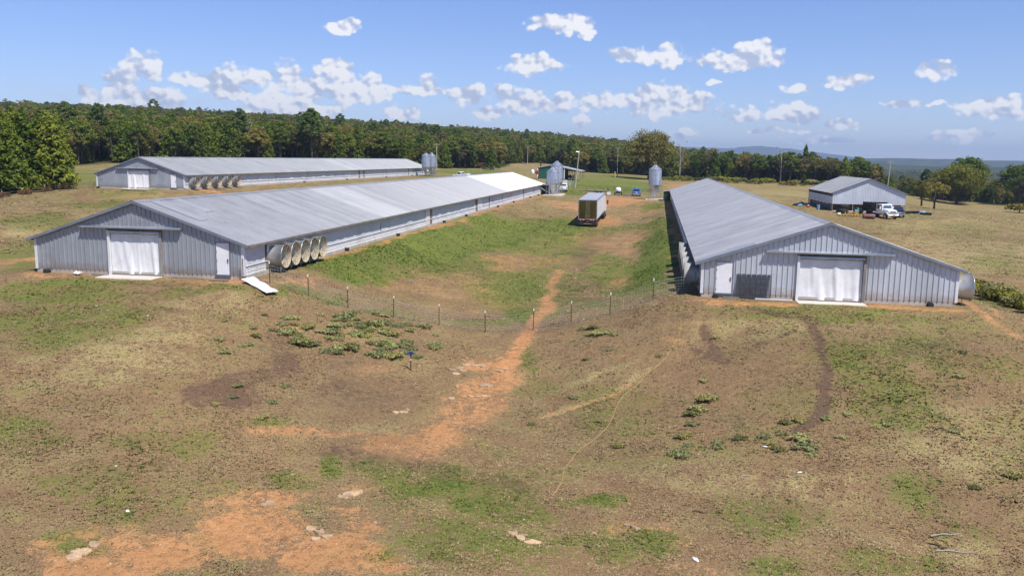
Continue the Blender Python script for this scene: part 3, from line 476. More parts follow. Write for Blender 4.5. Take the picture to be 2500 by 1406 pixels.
def wavy_panel(x0, x1, z0, z1, y, nx, nz, amp, seed, face=-1, axis='x', sag=0.):
    """cloth hanging in folds"""
    r = np.random.default_rng(seed); ph = r.uniform(0, 6.28, 8); fr = r.uniform(1.5, 9, 8); vs = []
    for j in range(nz+1):
        for i in range(nx+1):
            s = i/nx; t = j/nz; d = sum(math.sin(fr[k]*s*6+ph[k]+t*fr[(k+3) % 8]*.35)*amp/(1+fr[k]*.25) for k in range(8))*(.25+.75*(1-t))
            x = x0+(x1-x0)*s; z = z0+(z1-z0)*t - sag*math.sin(math.pi*s)*(1-t)
            p = (x, y+face*(abs(d)*.6+d*.4), z); vs.append(p if axis == 'x' else (p[1], p[0], p[2]))
    fs = [(j*(nx+1)+i, j*(nx+1)+i+1, (j+1)*(nx+1)+i+1, (j+1)*(nx+1)+i) for j in range(nz) for i in range(nx)]
    mb = MB(); mb.add(vs, fs); return mb
FAN = {}
def fan_meshes():
    r = .72
    o = MB(); o.lathe([(.60, 0), (.60, .28), (.64, .34), (r, .92), (r+.02, .92), (r+.02, .90)], 28, 'x'); FAN['cone'] = o.mesh('exhaust_fan', M_CONE, True)
    o = MB(); o.lathe([(r-.005, .915), (.635, .34), (.595, .28), (.595, .02)], 28, 'x'); FAN['liner'] = o.mesh('cone_liner', M_CONEIN, True)
    o = MB(); o.lathe([(.0, .05), (.594, .05)], 24, 'x'); FAN['back'] = o.mesh('fan_shutter', M_DARK)
    o = MB(); o.lathe([(.0, .30), (.09, .30), (.09, .12), (0, .12)], 12, 'x'); FAN['hub'] = o.mesh('hub', M_GALV)
    o = MB()
    vs = [(.17, .06, -.05), (.25, .06, .05), (.16, .55, -.13), (.27, .55, .13)]
    o.add(vs+[(v[0]-.012, v[1], v[2]) for v in vs], [(0, 1, 3, 2), (4, 6, 7, 5), (0, 2, 6, 4), (1, 5, 7, 3), (0, 4, 5, 1), (2, 3, 7, 6)]); FAN['blade'] = o.mesh('blade', M_GALV)
    o = MB()
    for k in range(6):
        a = math.pi*k/6; c, s = math.cos(a)*.70, math.sin(a)*.70; o.bar((.86, c, s), (.86, -c, -s), .014)
    for rr in (.25, .48): o.tube([(.86, rr*math.cos(2*math.pi*k/20), rr*math.sin(2*math.pi*k/20)) for k in range(21)], .006, 4, False)
    FAN['guard'] = o.mesh('guard', M_WIRE)
    o = MB(); o.box((-.02, 0, 0), (.10, 1.34, 1.34)); FAN['frame'] = o.mesh('fan_frame', M_GALV)
    o = MB(); o.bar((.55, 0, -.66), (.55, 0, -1.05), .05); FAN['strut'] = o.mesh('strut', M_GALV)
fan_meshes()
def add_fan(root, x, y, z, side, k):
    rz = 0 if side > 0 else math.pi
    f = link('exhaust_fan', FAN['cone'], root, (x, y, z), (0, 0, rz))
    for n in ('liner', 'back', 'hub', 'guard', 'frame'): link(FAN[n].name.split('.')[0], FAN[n], f)
    for b in range(3): link('blade', FAN['blade'], f, rot=(2*math.pi*b/3+.5+k*.7, 0, 0))
    if side > 0: link('strut', FAN['strut'], f)
def barn(name, label, uc, v0, zb, W_, L, m_side, m_roof, fans, light, mandoor_x, door_x, seed, hr, posts, patch=(), pipes=(), m_hood=None):
    """gabled barn; local x across, y along from the front gable, z up"""
    r = random.Random(seed); root = thing(name, label, 'barn', (uc, v0, zb)); h = W_/2
    zr = hr; sl = SLOPE
    roofz = lambda x: zr-.05-sl*abs(x)
    FO = .32                                                   # front overhang of the roof
    # roof sheets
    n = int(round((L+2*FO)/.914)); w = (L+2*FO)/n
    ms = {(s, k): roof_sheet('roof_sheet', h, zr, s, w, mm) for s in (-1, 1) for k, mm in (('o', m_roof), ('n', M_ROOFN), ('m', M_ROOFM))}
    for s in (-1, 1):
        for i in range(n):
            y = -FO+i*w; ym = y+w/2
            new = next((k for (a, b, sd, k) in light if a <= ym <= b and sd in (0, s)), 'o')
            link('roof_sheet', ms[(s, new)], root, (0, y, r.uniform(-.004, .004)))
    for (xa, xb, ya, yb, s) in patch:                          # odd newer sheets laid over the old roof
        mb = MB(); mb.add([(s*xa, ya, zr-sl*xa+.04), (s*xb, ya, zr-sl*xb+.04), (s*xb, yb, zr-sl*xb+.04), (s*xa, yb, zr-sl*xa+.04)], [(0, 1, 2, 3)])
        mb.add([(s*xa, ya, zr-sl*xa+.032), (s*xb, ya, zr-sl*xb+.032), (s*xb, yb, zr-sl*xb+.032), (s*xa, yb, zr-sl*xa+.032)], [(3, 2, 1, 0)]); mb.build('patch_sheet', M_ROOFM, root)
    mb = MB(); y0, y1 = -FO-.02, L+FO+.02
    mb.add([(-.28, y0, zr-.28*sl+.035), (0, y0, zr+.045), (.28, y0, zr-.28*sl+.035), (-.28, y1, zr-.28*sl+.035), (0, y1, zr+.045), (.28, y1, zr-.28*sl+.035)], [(0, 1, 4, 3), (1, 2, 5, 4)])
    mb.build('ridge_cap', m_roof, root)
    for s in (-1, 1):                                          # rake trim on both gables
        for yy in (-FO-.01, L+FO+.01):
            mb = MB(); e = h+OV
            mb.add([(0, yy, zr+.03), (s*e, yy, zr-sl*e+.03), (s*e, yy, zr-sl*e-.13), (0, yy, zr-.13), (0, yy+.05, zr+.03), (s*e, yy+.05, zr-sl*e+.03), (s*e, yy+.05, zr-sl*e-.13), (0, yy+.05, zr-.13)],
                   [(0, 1, 2, 3), (7, 6, 5, 4), (0, 4, 5, 1), (3, 2, 6, 7), (1, 5, 6, 2)]); mb.build('rake_trim', M_TRIM, root)
        mb = MB(); e = h+OV-.03; mb.add([(s*(h+.04), 0, zr-sl*h-.10), (s*e, 0, zr-sl*e-.06), (s*e, L, zr-sl*e-.06), (s*(h+.04), L, zr-sl*h-.10)], [(0, 1, 2, 3)])
        mb.box((s*(e-.0), L/2, zr-sl*e-.09), (.04, L, .10)); mb.build('eave_board', M_WOOD, root)
    # foundation
    mb = MB()
    for (c, d) in (((0, .0, -.15), (W_+.06, .14, .8)), ((0, L, -.15), (W_+.06, .14, .8)), ((-h, L/2, -.15), (.13, L-.15, .8)), ((h, L/2, -.15), (.13, L-.15, .8))): mb.box(c, d)
    mb.build('foundation', M_CONC, root)
    # gable walls
    dx0, dx1, dz = door_x; mx0, mx1, mz = mandoor_x
    siding_sheets(root, -h, h, -.08, .25, roofz, [(dx0, dx1, dz), (mx0, mx1, mz)], m_side)
    siding_sheets(root, -h, h, L+.08, .25, roofz, [], m_side, face=1)
    for s in (-1, 1):
        mb = MB(); mb.box((s*(h+.01), -.02, 1.16), (.16, .20, 1.85)); mb.build('corner_trim', M_TRIMW, root)
    # man door
    d = MB(); d.box(((mx0+mx1)/2, -.07, (mz+.28)/2), (mx1-mx0-.06, .05, mz-.30)); do = d.build('door', M_DOORW, root)
    for s in (.5, 1.1, 1.6):
        MB().box((mx0+.05, -.105, s), (.04, .02, .10)).build('hinge', M_GALV, do)
    k = MB(); k.lathe([(0, 0), (.035, .0), (.04, -.05), (0, -.06)], 10, 'y', (mx1-.12, -.10, 1.15)); k.box((mx1-.12, -.115, 1.02), (.03, .03, .14)); k.build('handle', M_BLACK, do)
    f = MB()
    for c, dd in (((mx0, -.09, (mz+.25)/2), (.06, .06, mz-.25)), ((mx1, -.09, (mz+.25)/2), (.06, .06, mz-.25)), (((mx0+mx1)/2, -.09, mz), (mx1-mx0+.06, .06, .06)), (((mx0+mx1)/2, -.12, .26), (mx1-mx0+.1, .12, .05))): f.box(c, dd)
    f.build('door_frame', M_TRIM, do)
    # curtain door
    c = wavy_panel(dx0+.08, dx1-.08, .12, dz-.18, -.04, 46, 20, .06, seed+3, sag=.03); c.build('door_curtain', M_TARP, root, True)
    dk = MB(); dk.box(((dx0+dx1)/2, .06, dz/2), (dx1-dx0, .04, dz)); dk.build('door_backing', M_DARK, root)
    for xx in (dx0, dx1):
        j = MB(); j.box((xx, -.12, dz/2+.03), (.14, .14, dz-.02)); j.build('door_jamb', M_WOODG if xx == dx1 else M_TRIMW, root)
    j = MB(); j.tube([(dx0+.05, -.16, dz-.06), (dx1-.05, -.16, dz-.06)], .085, 10); j.build('curtain_roller', M_GALV, root)
    j = MB(); j.box(((dx0+dx1)/2, -.10, dz+.04), (dx1-dx0+.14, .06, .12)); j.build('door_header', M_WOOD, root)
    wt = 0.55*(dx1-dx0)
    a0, a1 = dx0-.55*(dx1-dx0)+.15, dx1+.42*(dx1-dx0)
    t = MB(); t.add([(a0, -.09, dz+.30), (a1, -.09, dz+.30), (a1, -.40, dz+.22), (a0, -.40, dz+.22), (a0, -.40, dz+.165), (a1, -.40, dz+.165), (a0, -.09, dz+.22), (a1, -.09, dz+.22)], [(3, 2, 1, 0), (4, 5, 2, 3), (6, 7, 5, 4), (0, 6, 4, 3), (1, 2, 5, 7)])
    t.build('track_hood', m_hood, root)
    bt = MB(); bt.bar((dx0+.1, -.07, .14), (dx1-.1, -.07, .14), .05); bt.build('curtain_rod', M_GALV, root)
    # long walls: lap boards below, curtains above, posts between the bays
    et = zr-sl*h-.12
    for s in (-1, 1):
        vis = [p for p in posts if p[2] == s]; cuts = sorted([.1]+[p[0] for p in vis]+[p[1] for p in vis]+[L-.1])
        segs = [(cuts[i], cuts[i+1]) for i in range(0, len(cuts), 2)]
        for (ya, yb) in segs:
            nb = max(1, int(round((yb-ya)/12.2))); bl = (yb-ya)/nb
            for b_ in range(nb):
                p0, p1 = ya+b_*bl, ya+(b_+1)*bl-.02
                for q in range(3):
                    z0 = .25+q*.17; bd = MB(); bd.add([(s*(h+.035), p0, z0), (s*(h+.035), p1, z0), (s*(h+.012), p1, z0+.175), (s*(h+.012), p0, z0+.175), (s*(h-.01), p0, z0), (s*(h-.01), p1, z0)], [(0, 1, 2, 3) if s > 0 else (3, 2, 1, 0), (4, 5, 1, 0)])
                    bd.build('lap_board', M_LAP, root)
                cu = wavy_panel(p0, p1, .74, et, s*(h-.02), max(14, int(bl*3)), 6, .05, r.randrange(9999), s, 'y', .02)
                cu.build('side_curtain', M_CURT, root, True)
        rod = MB(); rod.tube([(s*(h+.06), ya, .77) for ya in (.2, L-.2)], .03, 6); rod.build('curtain_rod', M_LAP, root)
        tb = MB(); tb.box((s*(h-.015), L/2, et+.03), (.05, L-.3, .12)); tb.build('top_board', M_WOOD, root)
        for (ya, yb, sd, kind) in vis:
            m_ = {'p': M_TRIMW, 'd': M_WOOD, 'f': m_side}[kind]
            pp = MB(); pp.box((s*(h+.005), (ya+yb)/2, (et+.27)/2), (.10, yb-ya, et-.25)); pp.build({'p': 'service_panel', 'd': 'wall_post', 'f': 'fan_wall'}[kind], m_, root)
    for (x, y, z, s) in fans: add_fan(root, x, y, z, s, r.randrange(6))
    for (x, y) in pipes:
        p = MB()
        if y < 0: p.lathe([(0, -.35), (.13, -.35), (.15, -.30), (.15, 0)], 12, 'y', (x, y+.1, .12)); 
        else: p.lathe([(0, .3), (.12, .3), (.13, 0)], 10, 'x', (x, y, .16))
        p.build('drain_pipe', M_BLK, root)
    return root
# posts/panels on the long walls: (from, to, side, kind)
B2, B1, B3 = (-29.65, 45.148), (9.42, 49.162), (-70.31, 108.475)
barn('poultry_barn', 'long grey metal barn in the middle with five fans and weathered roof', B2[0], B2[1], 0., 13.1, 128.92, M_SIDE2, M_ROOF,
     [(6.6, y-B2[1], 1.03, 1) for y in (48.75, 50.22, 51.69, 53.16, 54.63)],
     [(24.4, 31.2, 0, 'm'), (85.5, 140, 0, 'n')], (4.93, 5.78, 2.12), (-1.75, 1.55, 2.62), 21, 4.36,
     [(2.8, 3.0, 1, 'd'), (3.0, 10.4, 1, 'f'), (39.0, 40.5, 1, 'p'), (40.5, 41.4, 1, 'd'), (63.3, 64.4, 1, 'd'), (64.4, 67.4, 1, 'p'), (72.2, 72.6, 1, 'd'), (103.3, 103.7, 1, 'd')],
     patch=[(.3, 3.4, 1.0, 1.9, 1), (.3, 2.4, 3.5, 4.4, 1)], m_hood=M_GALV, pipes=[(-5.75, -.25)]+[(6.6, y) for y in (16, 29, 46, 57, 78, 92, 110, 121)])
barn('poultry_barn', 'long pale metal barn at the right with white curtain door', B1[0], B1[1], -.535, 13.45, 120.96, M_SIDE1, M_ROOF1,
     [(-6.78, y-B1[1], 1.0, -1) for y in (51.2, 54.6, 57.6, 60.8, 64.0)]+[(6.78, y-B1[1], 1.0, 1) for y in (49.95, 53.2)],
     [(-1, 130, 1, 'n')], (-6.0, -5.05, 2.06), (-1.55, 1.95, 2.52), 33, 4.39,  # whole sunward slope in the brighter metal: sun glare put into its colour
     [(1., 16.8, -1, 'f'), (1., 8, 1, 'f'), (45, 46, -1, 'p'), (70, 71, -1, 'd')],
     patch=[(3.9, 7.1, -.3, .7, -1)], m_hood=M_GALV, pipes=[(-5.95, -.25), (5.4, -.25)])
barn('poultry_barn', 'far long grey barn below the wooded hill with separate fan cones', B3[0], B3[1], 2.18, 13.08, 126.71, M_SIDE2, M_ROOF3,
     [(6.6, y-B3[1], 1.05, 1) for y in (110.2, 113.2, 116.3, 119.3, 122.2)]+[(-6.6, 3.0, 1.0, -1)],
     [(64.0, 69.5, 1, 'm'), (71.5, 73.5, 1, 'm')], (4.55, 5.45, 2.1), (-1.75, 1.5, 2.62), 45, 4.36,
     [(1., 15.2, 1, 'f'), (69.5, 70.3, 1, 'd'), (72.6, 73.2, 1, 'd'), (107, 107.5, 1, 'd')], m_hood=M_GALV, pipes=[(-6.3, -.25)]+[(6.6, y) for y in (40, 62, 88, 110)])
# concrete aprons in front of the curtain doors
for (x, y, z, w, d) in ((B2[0]-.15, B2[1]-.75, .0, 3.5, 1.25), (B1[0]+.2, B1[1]-.62, -.53, 3.6, .95), (B3[0]-.1, B3[1]-.8, 2.2, 3.8, 1.3)):
    mb = MB(); mb.box((x, y, z-.02), (w, d, .12)); struct(mb.build('concrete_apron', M_SLAB, bevel=.02))
# ---------------------------------------------------------------- feed bins
def feed_bin(label, x, y, z, d=2.45, cyl=2.55, hop=2.35, seed=0, name='feed_bin', group='galvanised feed bins'):
    root = thing(name, label, 'feed bin', (x, y, z), seed*.6, group); r = d/2
    nr = 3
    for k in range(nr):                                        # barrel rings, each corrugated
        z0 = hop+k*cyl/nr; m = 10; pr = [(r+.012*math.sin(2*math.pi*i/2.5), z0+cyl/nr*i/m) for i in range(m+1)]
        pr[0] = (r+.014, z0); pr[-1] = (r+.004, z0+cyl/nr)
        MB().lathe(pr, 32).build('barrel_ring', M_BIN, root, True)
    rc = MB().lathe([(r+.06, hop+cyl-.03), (r+.05, hop+cyl+.01), (.34, hop+cyl+.74)], 28).build('roof_cone', M_GALV, root)
    for k in range(14):
        a = 2*math.pi*k/14; MB().bar((r*math.cos(a), r*math.sin(a), hop+cyl+.03), (.35*math.cos(a), .35*math.sin(a), hop+cyl+.75), .03).build('roof_rib', M_GALV, rc)
    MB().lathe([(.34, hop+cyl+.72), (.36, hop+cyl+.86), (.2, hop+cyl+.95), (0, hop+cyl+.97)], 16).build('lid', M_GALV, rc)
    MB().lathe([(r-.01, hop+.02), (.22, .45), (.22, .25), (0, .25)], 28).build('hopper', M_BIN, root)
    n = 6
    for k in range(n):
        a = 2*math.pi*(k+.5)/n; ca, sa = math.cos(a), math.sin(a)
        MB().bar(((r+.05)*ca, (r+.05)*sa, 0), ((r+.05)*ca, (r+.05)*sa, hop+.9), .10, .07).build('leg', M_GALV, root)
        b = 2*math.pi*(k+1.5)/n
        MB().bar(((r+.05)*ca, (r+.05)*sa, 1.25), ((r+.05)*math.cos(b), (r+.05)*math.sin(b), 1.25), .05).build('brace', M_GALV, root)
        if k % 2: MB().bar(((r+.05)*ca, (r+.05)*sa, .1), ((r+.05)*math.cos(b), (r+.05)*math.sin(b), 1.2), .04).build('brace', M_GALV, root)
    ld = MB(); lx = r+.12
    for s in (-.18, .18): ld.bar((lx, s, .6), (lx, s, hop+cyl), .03)
    for q in range(14): ld.bar((lx, -.18, .8+q*.3), (lx, .18, .8+q*.3), .02)
    ld.build('ladder', M_GALV, root)
    bo = MB(); bo.tube([(0, 0, .3), (-1.2, .5, .6), (-2.4, 1.0, 1.5)], .07, 8); bo.build('auger_tube', M_GALV, root)
    return root
def pad(label, x, y, z, w, d):
    tag(MB().box((x, y, z-.02), (w, d, .34)).build('concrete_pad', M_SLAB, bevel=.02), label, 'concrete pad', 'concrete pads under the feed bins')
zp = gz(-20.6, 171)+.15
feed_bin('short galvanised feed bin in front at the far end of the middle barn', -20.65, 170.6, zp, 2.45, 2.2, 2.3, 1)
feed_bin('taller galvanised feed bin behind the short one at the middle barn', -20.35, 174.6, zp, 2.45, 3.3, 2.4, 2)
pad('long concrete pad under the two feed bins of the middle barn', -20.5, 172.4, zp-.15, 3.6, 8.4)
feed_bin('single galvanised feed bin beside the far end of the right barn', -.55, 172.6, gz(-.5, 172)+.2, 2.45, 3.0, 2.75, 3)
pad('concrete pad under the single feed bin at the right barn', -.55, 172.6, gz(-.5, 172)+.05, 3.5, 3.6)
feed_bin('left galvanised feed bin of the pair at the far barn', -60.6, 221.5, gz(-60, 221), 2.35, 2.75, 2.45, 4)
feed_bin('right galvanised feed bin of the pair at the far barn', -59.9, 224.5, gz(-60, 224), 2.35, 2.75, 2.45, 5)
# lean-to at the far ends of the barns beside the bins
def lean_to(label, x, y, z, s):
    root = thing('feed_shelter', label, 'shelter', (x, y, z))
    MB().add([(0, 0, 2.05), (s*1.5, 0, 1.75), (s*1.5, 3, 1.75), (0, 3, 2.05), (0, 0, 2.02), (s*1.5, 0, 1.72), (s*1.5, 3, 1.72), (0, 3, 2.02)], [(0, 1, 2, 3), (7, 6, 5, 4), (0, 4, 5, 1), (1, 5, 6, 2), (2, 6, 7, 3)]).build('roof', M_ROOFN, root)
    MB().box((s*.75, 1.5, .95), (1.35, 2.6, 1.6)).build('enclosure', M_POSTG, root)
    for yy in (.1, 2.9): MB().bar((s*1.45, yy, 0), (s*1.45, yy, 1.74), .08).build('post', M_GALV, root)
lean_to('dark shelter with white roof against the far end of the middle barn', -23.0, 171.2, gz(-22, 172), 1)
lean_to('dark shelter with white roof against the far end of the right barn', 2.6, 167.2, gz(2, 168), -1)
# ---------------------------------------------------------------- semi-trailer and tractor
def wheel(root, x, y, r, w, m_rim=None, name='wheel', axis='x'):
    o = MB().lathe([(r*.62, -w/2), (r*.95, -w/2), (r, -w*.36), (r, w*.36), (r*.95, w/2), (r*.62, w/2)], 20, axis, (x, y, r)).build(name, M_BLK, root, False)
    MB().lathe([(0, w*.3), (r*.3, w*.33), (r*.62, w*.46), (r*.62, -w*.46), (r*.3, -w*.33), (0, -w*.3)], 14, axis, (x, y, r)).build('rim', m_rim or M_GALV, o)
    return o
def semi_trailer(x, y, z, rz, pitch):
    root = thing('semi_trailer', 'white box semi-trailer with polished rear doors parked between the barns', 'semi trailer', (x, y, z), rz); root.rotation_euler = (pitch, 0, rz)
    w, L, z0, z1 = 2.54, 14.6, 1.0, 3.72
    b = MB(); b.box((0, L/2, (z0+z1)/2), (w-.02, L, z1-z0)); body = b.build('box_body', M_VAN, root, bevel=.03)
    MB().box((0, L/2, z1+.012), (w-.06, L-.1, .02)).build('roof', M_ROOFN, root)
    for s in (-1, 1):
        MB().box((s*(w/2), L/2, z1-.05), (.05, L, .12)).build('top_rail', M_TRIM, root)
        MB().box((s*(w/2), L/2, z0+.06), (.05, L, .14)).build('bottom_rail', M_TRIM, root)
        MB().box((s*(w/2-.03), -.02, (z0+z1)/2), (.10, .06, z1-z0)).build('corner_post', M_TRIM, root)
        d = MB().box((s*.595, -.015, (z0+z1)/2+.02), (1.16, .04, z1-z0-.28)).build('rear_door', M_MIRROR, root)
        for q in range(4): MB().box((s*1.18, -.045, z0+.3+q*.68), (.13, .03, .07)).build('hinge', M_CHROME, d)
        for q in (.10, .24):
            MB().tube([(s*q, -.06, z0+.12), (s*q, -.06, z1-.12)], .018, 6).build('lock_rod', M_CHROME, d)
        MB().box((s*.17, -.075, z0+.5), (.26, .02, .05)).build('lock_handle', M_CHROME, d)
        MB().box((s*.8, -.25, .62), (.55, .02, .60)).build('mud_flap', M_BLK, root)
        for q in (.55, .9): MB().box((s*q, -.05, z0-.02), (.16, .03, .07)).build('tail_light', M_LAMPR, root)
        MB().bar((s*.62, .0, .88), (s*.62, -.02, .50), .06).build('guard_post', M_CHROME, root)
        for yy in (.5, 1.8):
            wheel(root, s*1.0, yy, .5, .5, M_CHROME)
        MB().bar((s*.8, L-3.4, .95), (s*.8, L-3.4, .25), .1).build('landing_leg', M_GALV, root)
    MB().box((0, -.03, z1-.06), (w, .06, .12)).build('rear_header', M_TRIM, root)
    MB().box((0, -.03, z0+.02), (w, .06, .14)).build('rear_sill', M_RED, root)
    for q in (-.95, -.55, .45, .85): MB().box((q, -.065, z0+.02), (.2, .01, .07)).build('reflector', M_WHITE, root)
    MB().box((0, -.03, .48), (1.75, .08, .10)).build('rear_guard', M_CHROME, root)
    MB().box((0, -.045, .78), (.32, .02, .16)).build('licence_plate', M_PLAST, root)
    MB().box((0, 1.2, .86), (1.0, 2.6, .16)).build('bogie_frame', M_BLACK, root)
    return root
def tractor_unit(x, y, z, rz):
    root = thing('truck_tractor', 'white truck tractor hitched at the front of the semi-trailer', 'truck', (x, y, z), rz)
    MB().prism([(0, 1.0), (0, 3.3), (.5, 3.45), (1.9, 3.0), (2.3, 2.1), (3.9, 1.9), (4.1, 1.0)], -1.15, 1.15).build('cab', M_WHITE, root, bevel=.05)
    MB().box((0, 1.0, .75), (.9, 6.4, .25)).build('frame', M_BLACK, root)
    MB().add([(-1.0, 1.98, 2.95), (1.0, 1.98, 2.95), (1.0, 2.34, 2.15), (-1.0, 2.34, 2.15)], [(0, 1, 2, 3)]).build('windshield', M_GLASS, root)
    for s in (-1, 1):
        wheel(root, s*1.0, 3.2, .5, .32, M_CHROME)
        wheel(root, s*.95, -1.0, .5, .55, M_CHROME); wheel(root, s*.95, .2, .5, .55, M_CHROME)
        MB().box((s*1.45, 2.0, 2.35), (.22, .10, .62)).build('mirror', M_BLACK, root); MB().bar((s*1.1, 2.0, 2.6), (s*1.4, 2.0, 2.6), .03).build('mirror_arm', M_BLACK, root)
        MB().lathe([(0, -.7), (.3, -.7), (.3, .7), (0, .7)], 14, 'y', (s*1.0, 1.3, .8)).build('fuel_tank', M_CHROME, root)
        MB().tube([(s*.95, -.15, 1.0), (s*.95, -.15, 3.6)], .07, 8).build('exhaust_stack', M_CHROME, root)
    return root
semi_trailer(-9.25, 116.6, gz(-9.3, 117)-.03, R(-.6), R(1.6))
tractor_unit(-9.0, 131.4, gz(-9, 132)+.02, R(-.6))
# ---------------------------------------------------------------- cars and small vehicles
def suv(label, x, y, z, rz, m, cat='car', name='parked_car', pickup=False):
    root = thing(name, label, cat, (x, y, z), rz); w = .92
    low = [(-2.2, .35), (-2.25, .75), (-2.2, 1.02), (1.2, 1.05), (2.1, .95), (2.3, .7), (2.25, .35)]
    MB().prism(low, -w, w).build('body', m, root, bevel=.06)
    cab = [(-2.12, 1.0), (-1.85, 1.62), (-1.5, 1.72), (.3, 1.7), (1.15, 1.03)] if not pickup else [(-.35, 1.0), (-.25, 1.7), (.2, 1.78), (.7, 1.75), (1.35, 1.03)]
    MB().prism(cab, -w+.12, w-.12).build('cabin', m, root, bevel=.06)
    a, b = cab[0], cab[1]
    MB().add([(-w+.22, a[0]-.02+.03, a[1]+.12), (w-.22, a[0]-.02+.03, a[1]+.12), (w-.28, b[0]-.03, b[1]-.06), (-w+.28, b[0]-.03, b[1]-.06)], [(0, 1, 2, 3)]).build('rear_window', M_GLASS, root)
    a, b = cab[-1], cab[-2]
    MB().add([(-w+.2, a[0]+.0, a[1]+.1), (w-.2, a[0]+.0, a[1]+.1), (w-.24, b[0]+.05, b[1]-.03), (-w+.24, b[0]+.05, b[1]-.03)], [(3, 2, 1, 0)]).build('windshield', M_GLASS, root)
    for s in (-1, 1):
        y0, y1 = cab[1][0]+.1, cab[-2][0]
        MB().add([(s*(w-.115), y0-.1, 1.12), (s*(w-.115), y1+.45, 1.12), (s*(w-.115), y1, 1.6), (s*(w-.115), y0, 1.6)], [(0, 1, 2, 3)]).build('side_window', M_GLASS, root)
        MB().box((s*.78, -2.24, .86), (.2, .04, .22)).build('tail_light', M_LAMPR, root)
        MB().box((s*.7, 2.26, .74), (.3, .06, .16)).build('headlight', M_CHROME, root)
        MB().box((s*(w+.08), .95, 1.15), (.18, .1, .14)).build('mirror', m, root)
        for yy in (-1.4, 1.45): wheel(root, s*.82, yy, .36, .24, M_CHROME)
    MB().box((0, -2.30, .48), (1.8, .12, .2)).build('rear_bumper', M_GALV, root); MB().box((0, 2.32, .48), (1.8, .12, .2)).build('front_bumper', M_GALV, root)
    MB().box((0, -2.27, .8), (.34, .02, .16)).build('licence_plate', M_PLAST, root)
    if pickup:
        for s in (-1, 1): MB().box((s*(w-.05), -1.3, 1.16), (.1, 1.75, .28)).build('bed_side', m, root)
        MB().box((0, -2.17, 1.16), (1.74, .08, .28)).build('tailgate', m, root)
    return root
suv('blue estate car seen from behind parked beside the bin drive', -4.6, 192.2, gz(-4.6, 192)-.02, R(2), M_BLUE)
suv('white pickup parked just behind the two feed bins', -20.7, 190.0, gz(-20.7, 190), R(8), M_WHITE, 'pickup', 'pickup_truck', True)
suv('white pickup whose roof shows over the middle barn ridge', -51.2, 222.5, gz(-51, 222), R(70), M_WHITE, 'pickup', 'pickup_truck', True)
def sprayer(x, y, z):
    root = thing('tank_trailer', 'white tank on a black two-wheel trailer beside the blue car', 'trailer', (x, y, z), R(3))
    MB().lathe([(0, -1.1), (.45, -1.05), (.62, -.85), (.62, .85), (.45, 1.05), (0, 1.1)], 20, 'y', (0, 0, 1.15)).build('tank', M_PLAST, root, True)
    MB().lathe([(0, .12), (.2, .12), (.22, 0)], 12, 'z', (0, -.2, 1.75)).build('lid', M_BLACK, root)
    MB().box((0, 0, .5), (1.1, 2.4, .14)).build('frame', M_BLACK, root); MB().bar((0, 1.2, .5), (0, 2.6, .45), .1).build('drawbar', M_BLACK, root)
    MB().box((0, -1.25, .62), (.9, .3, .35)).build('pump', M_BLACK, root)
    for s in (-1, 1): wheel(root, s*.72, -.1, .36, .24); MB().box((s*.45, 0, .72), (.08, 2.2, .3)).build('cradle', M_BLACK, root)
sprayer(-8.5, 190.3, gz(-8.5, 190)-.02)
t = thing('water_tote', 'small white plastic tote on the drive left of the tank trailer', 'tote', (-10.4, 187.2, gz(-10.4, 187)))
MB().box((0, 0, .33), (.75, .7, .6)).build('tub', M_PLAST, t, bevel=.06); MB().box((0, 0, .66), (.8, .75, .07)).build('lid', M_WHITE, t, bevel=.02)
t = thing('pallet', 'low dark wooden pallet lying between tank trailer and blue car', 'pallet', (-6.75, 188.2, gz(-6.75, 188)), .1)
for k in range(6): MB().box((-.55+.22*k, 0, .30), (.14, 1.1, .03)).build('slat', M_WOOD, t)
for k in (-.5, 0, .5): MB().box((0, k, .21), (1.25, .09, .14)).build('stringer', M_WOOD, t)
for k in (-.5, .5): MB().box((0, k, .1), (1.2, .12, .10)).build('block', M_WOOD, t)
t = thing('flatbed_trailer', 'low dark flatbed farm trailer seen beyond the semi-trailer roof', 'trailer', (-13.0, 188.6, gz(-13, 188)), R(88))
for k in range(7): MB().box((-.84+.28*k, 0, .72), (.26, 4.9, .06)).build('deck_plank', M_WOOD, t)
MB().box((0, 0, .6), (1.9, 4.9, .14)).build('frame', M_BLACK, t); MB().bar((0, 2.4, .6), (0, 4.0, .5), .1).build('drawbar', M_BLACK, t)
MB().box((0, -2.4, .95), (1.9, .08, .45)).build('headboard', M_RUST, t)
for s in (-1, 1):
    for yy in (-.5, .4): wheel(t, s*1.05, yy, .35, .22)
# ---------------------------------------------------------------- yard clutter behind the middle barn
t = thing('auger_stand', 'round red hopper lid on a slim stand left of the feed bins', 'auger', (-25.4, 181.5, gz(-25, 181)))
MB().lathe([(0, -.12), (.40, -.10), (.42, 0), (.40, .1), (0, .12)], 22, 'y', (0, 0, 4.15)).build('red_disc', M_RED, t)
MB().tube([(0, .05, 0), (0, .05, 4.2)], .05, 8).build('post', M_POLE, t); MB().box((.35, 0, 3.0), (.35, .3, .5)).build('motor_box', M_MAROON, t); MB().bar((0, .05, 3.0), (.35, .05, 3.0), .05).build('bracket', M_GALV, t)
MB().box((.15, 0, 4.75), (.2, .2, .35)).build('cap', M_PLAST, t)
def gate_panel(label, x, y, rz):
    t = thing('livestock_gate', label, 'gate', (x, y, gz(x, y)), rz, 'galvanised gates near the lamp pole')
    for k in range(6): MB().tube([(-1.1, 0, .25+.22*k), (1.1, 0, .25+.22*k)], .025, 6).build('rail', M_GALV, t)
    for s in (-1.1, 0, 1.1): MB().tube([(s, 0, .0), (s, 0, 1.45)], .03, 6).build('upright', M_GALV, t)
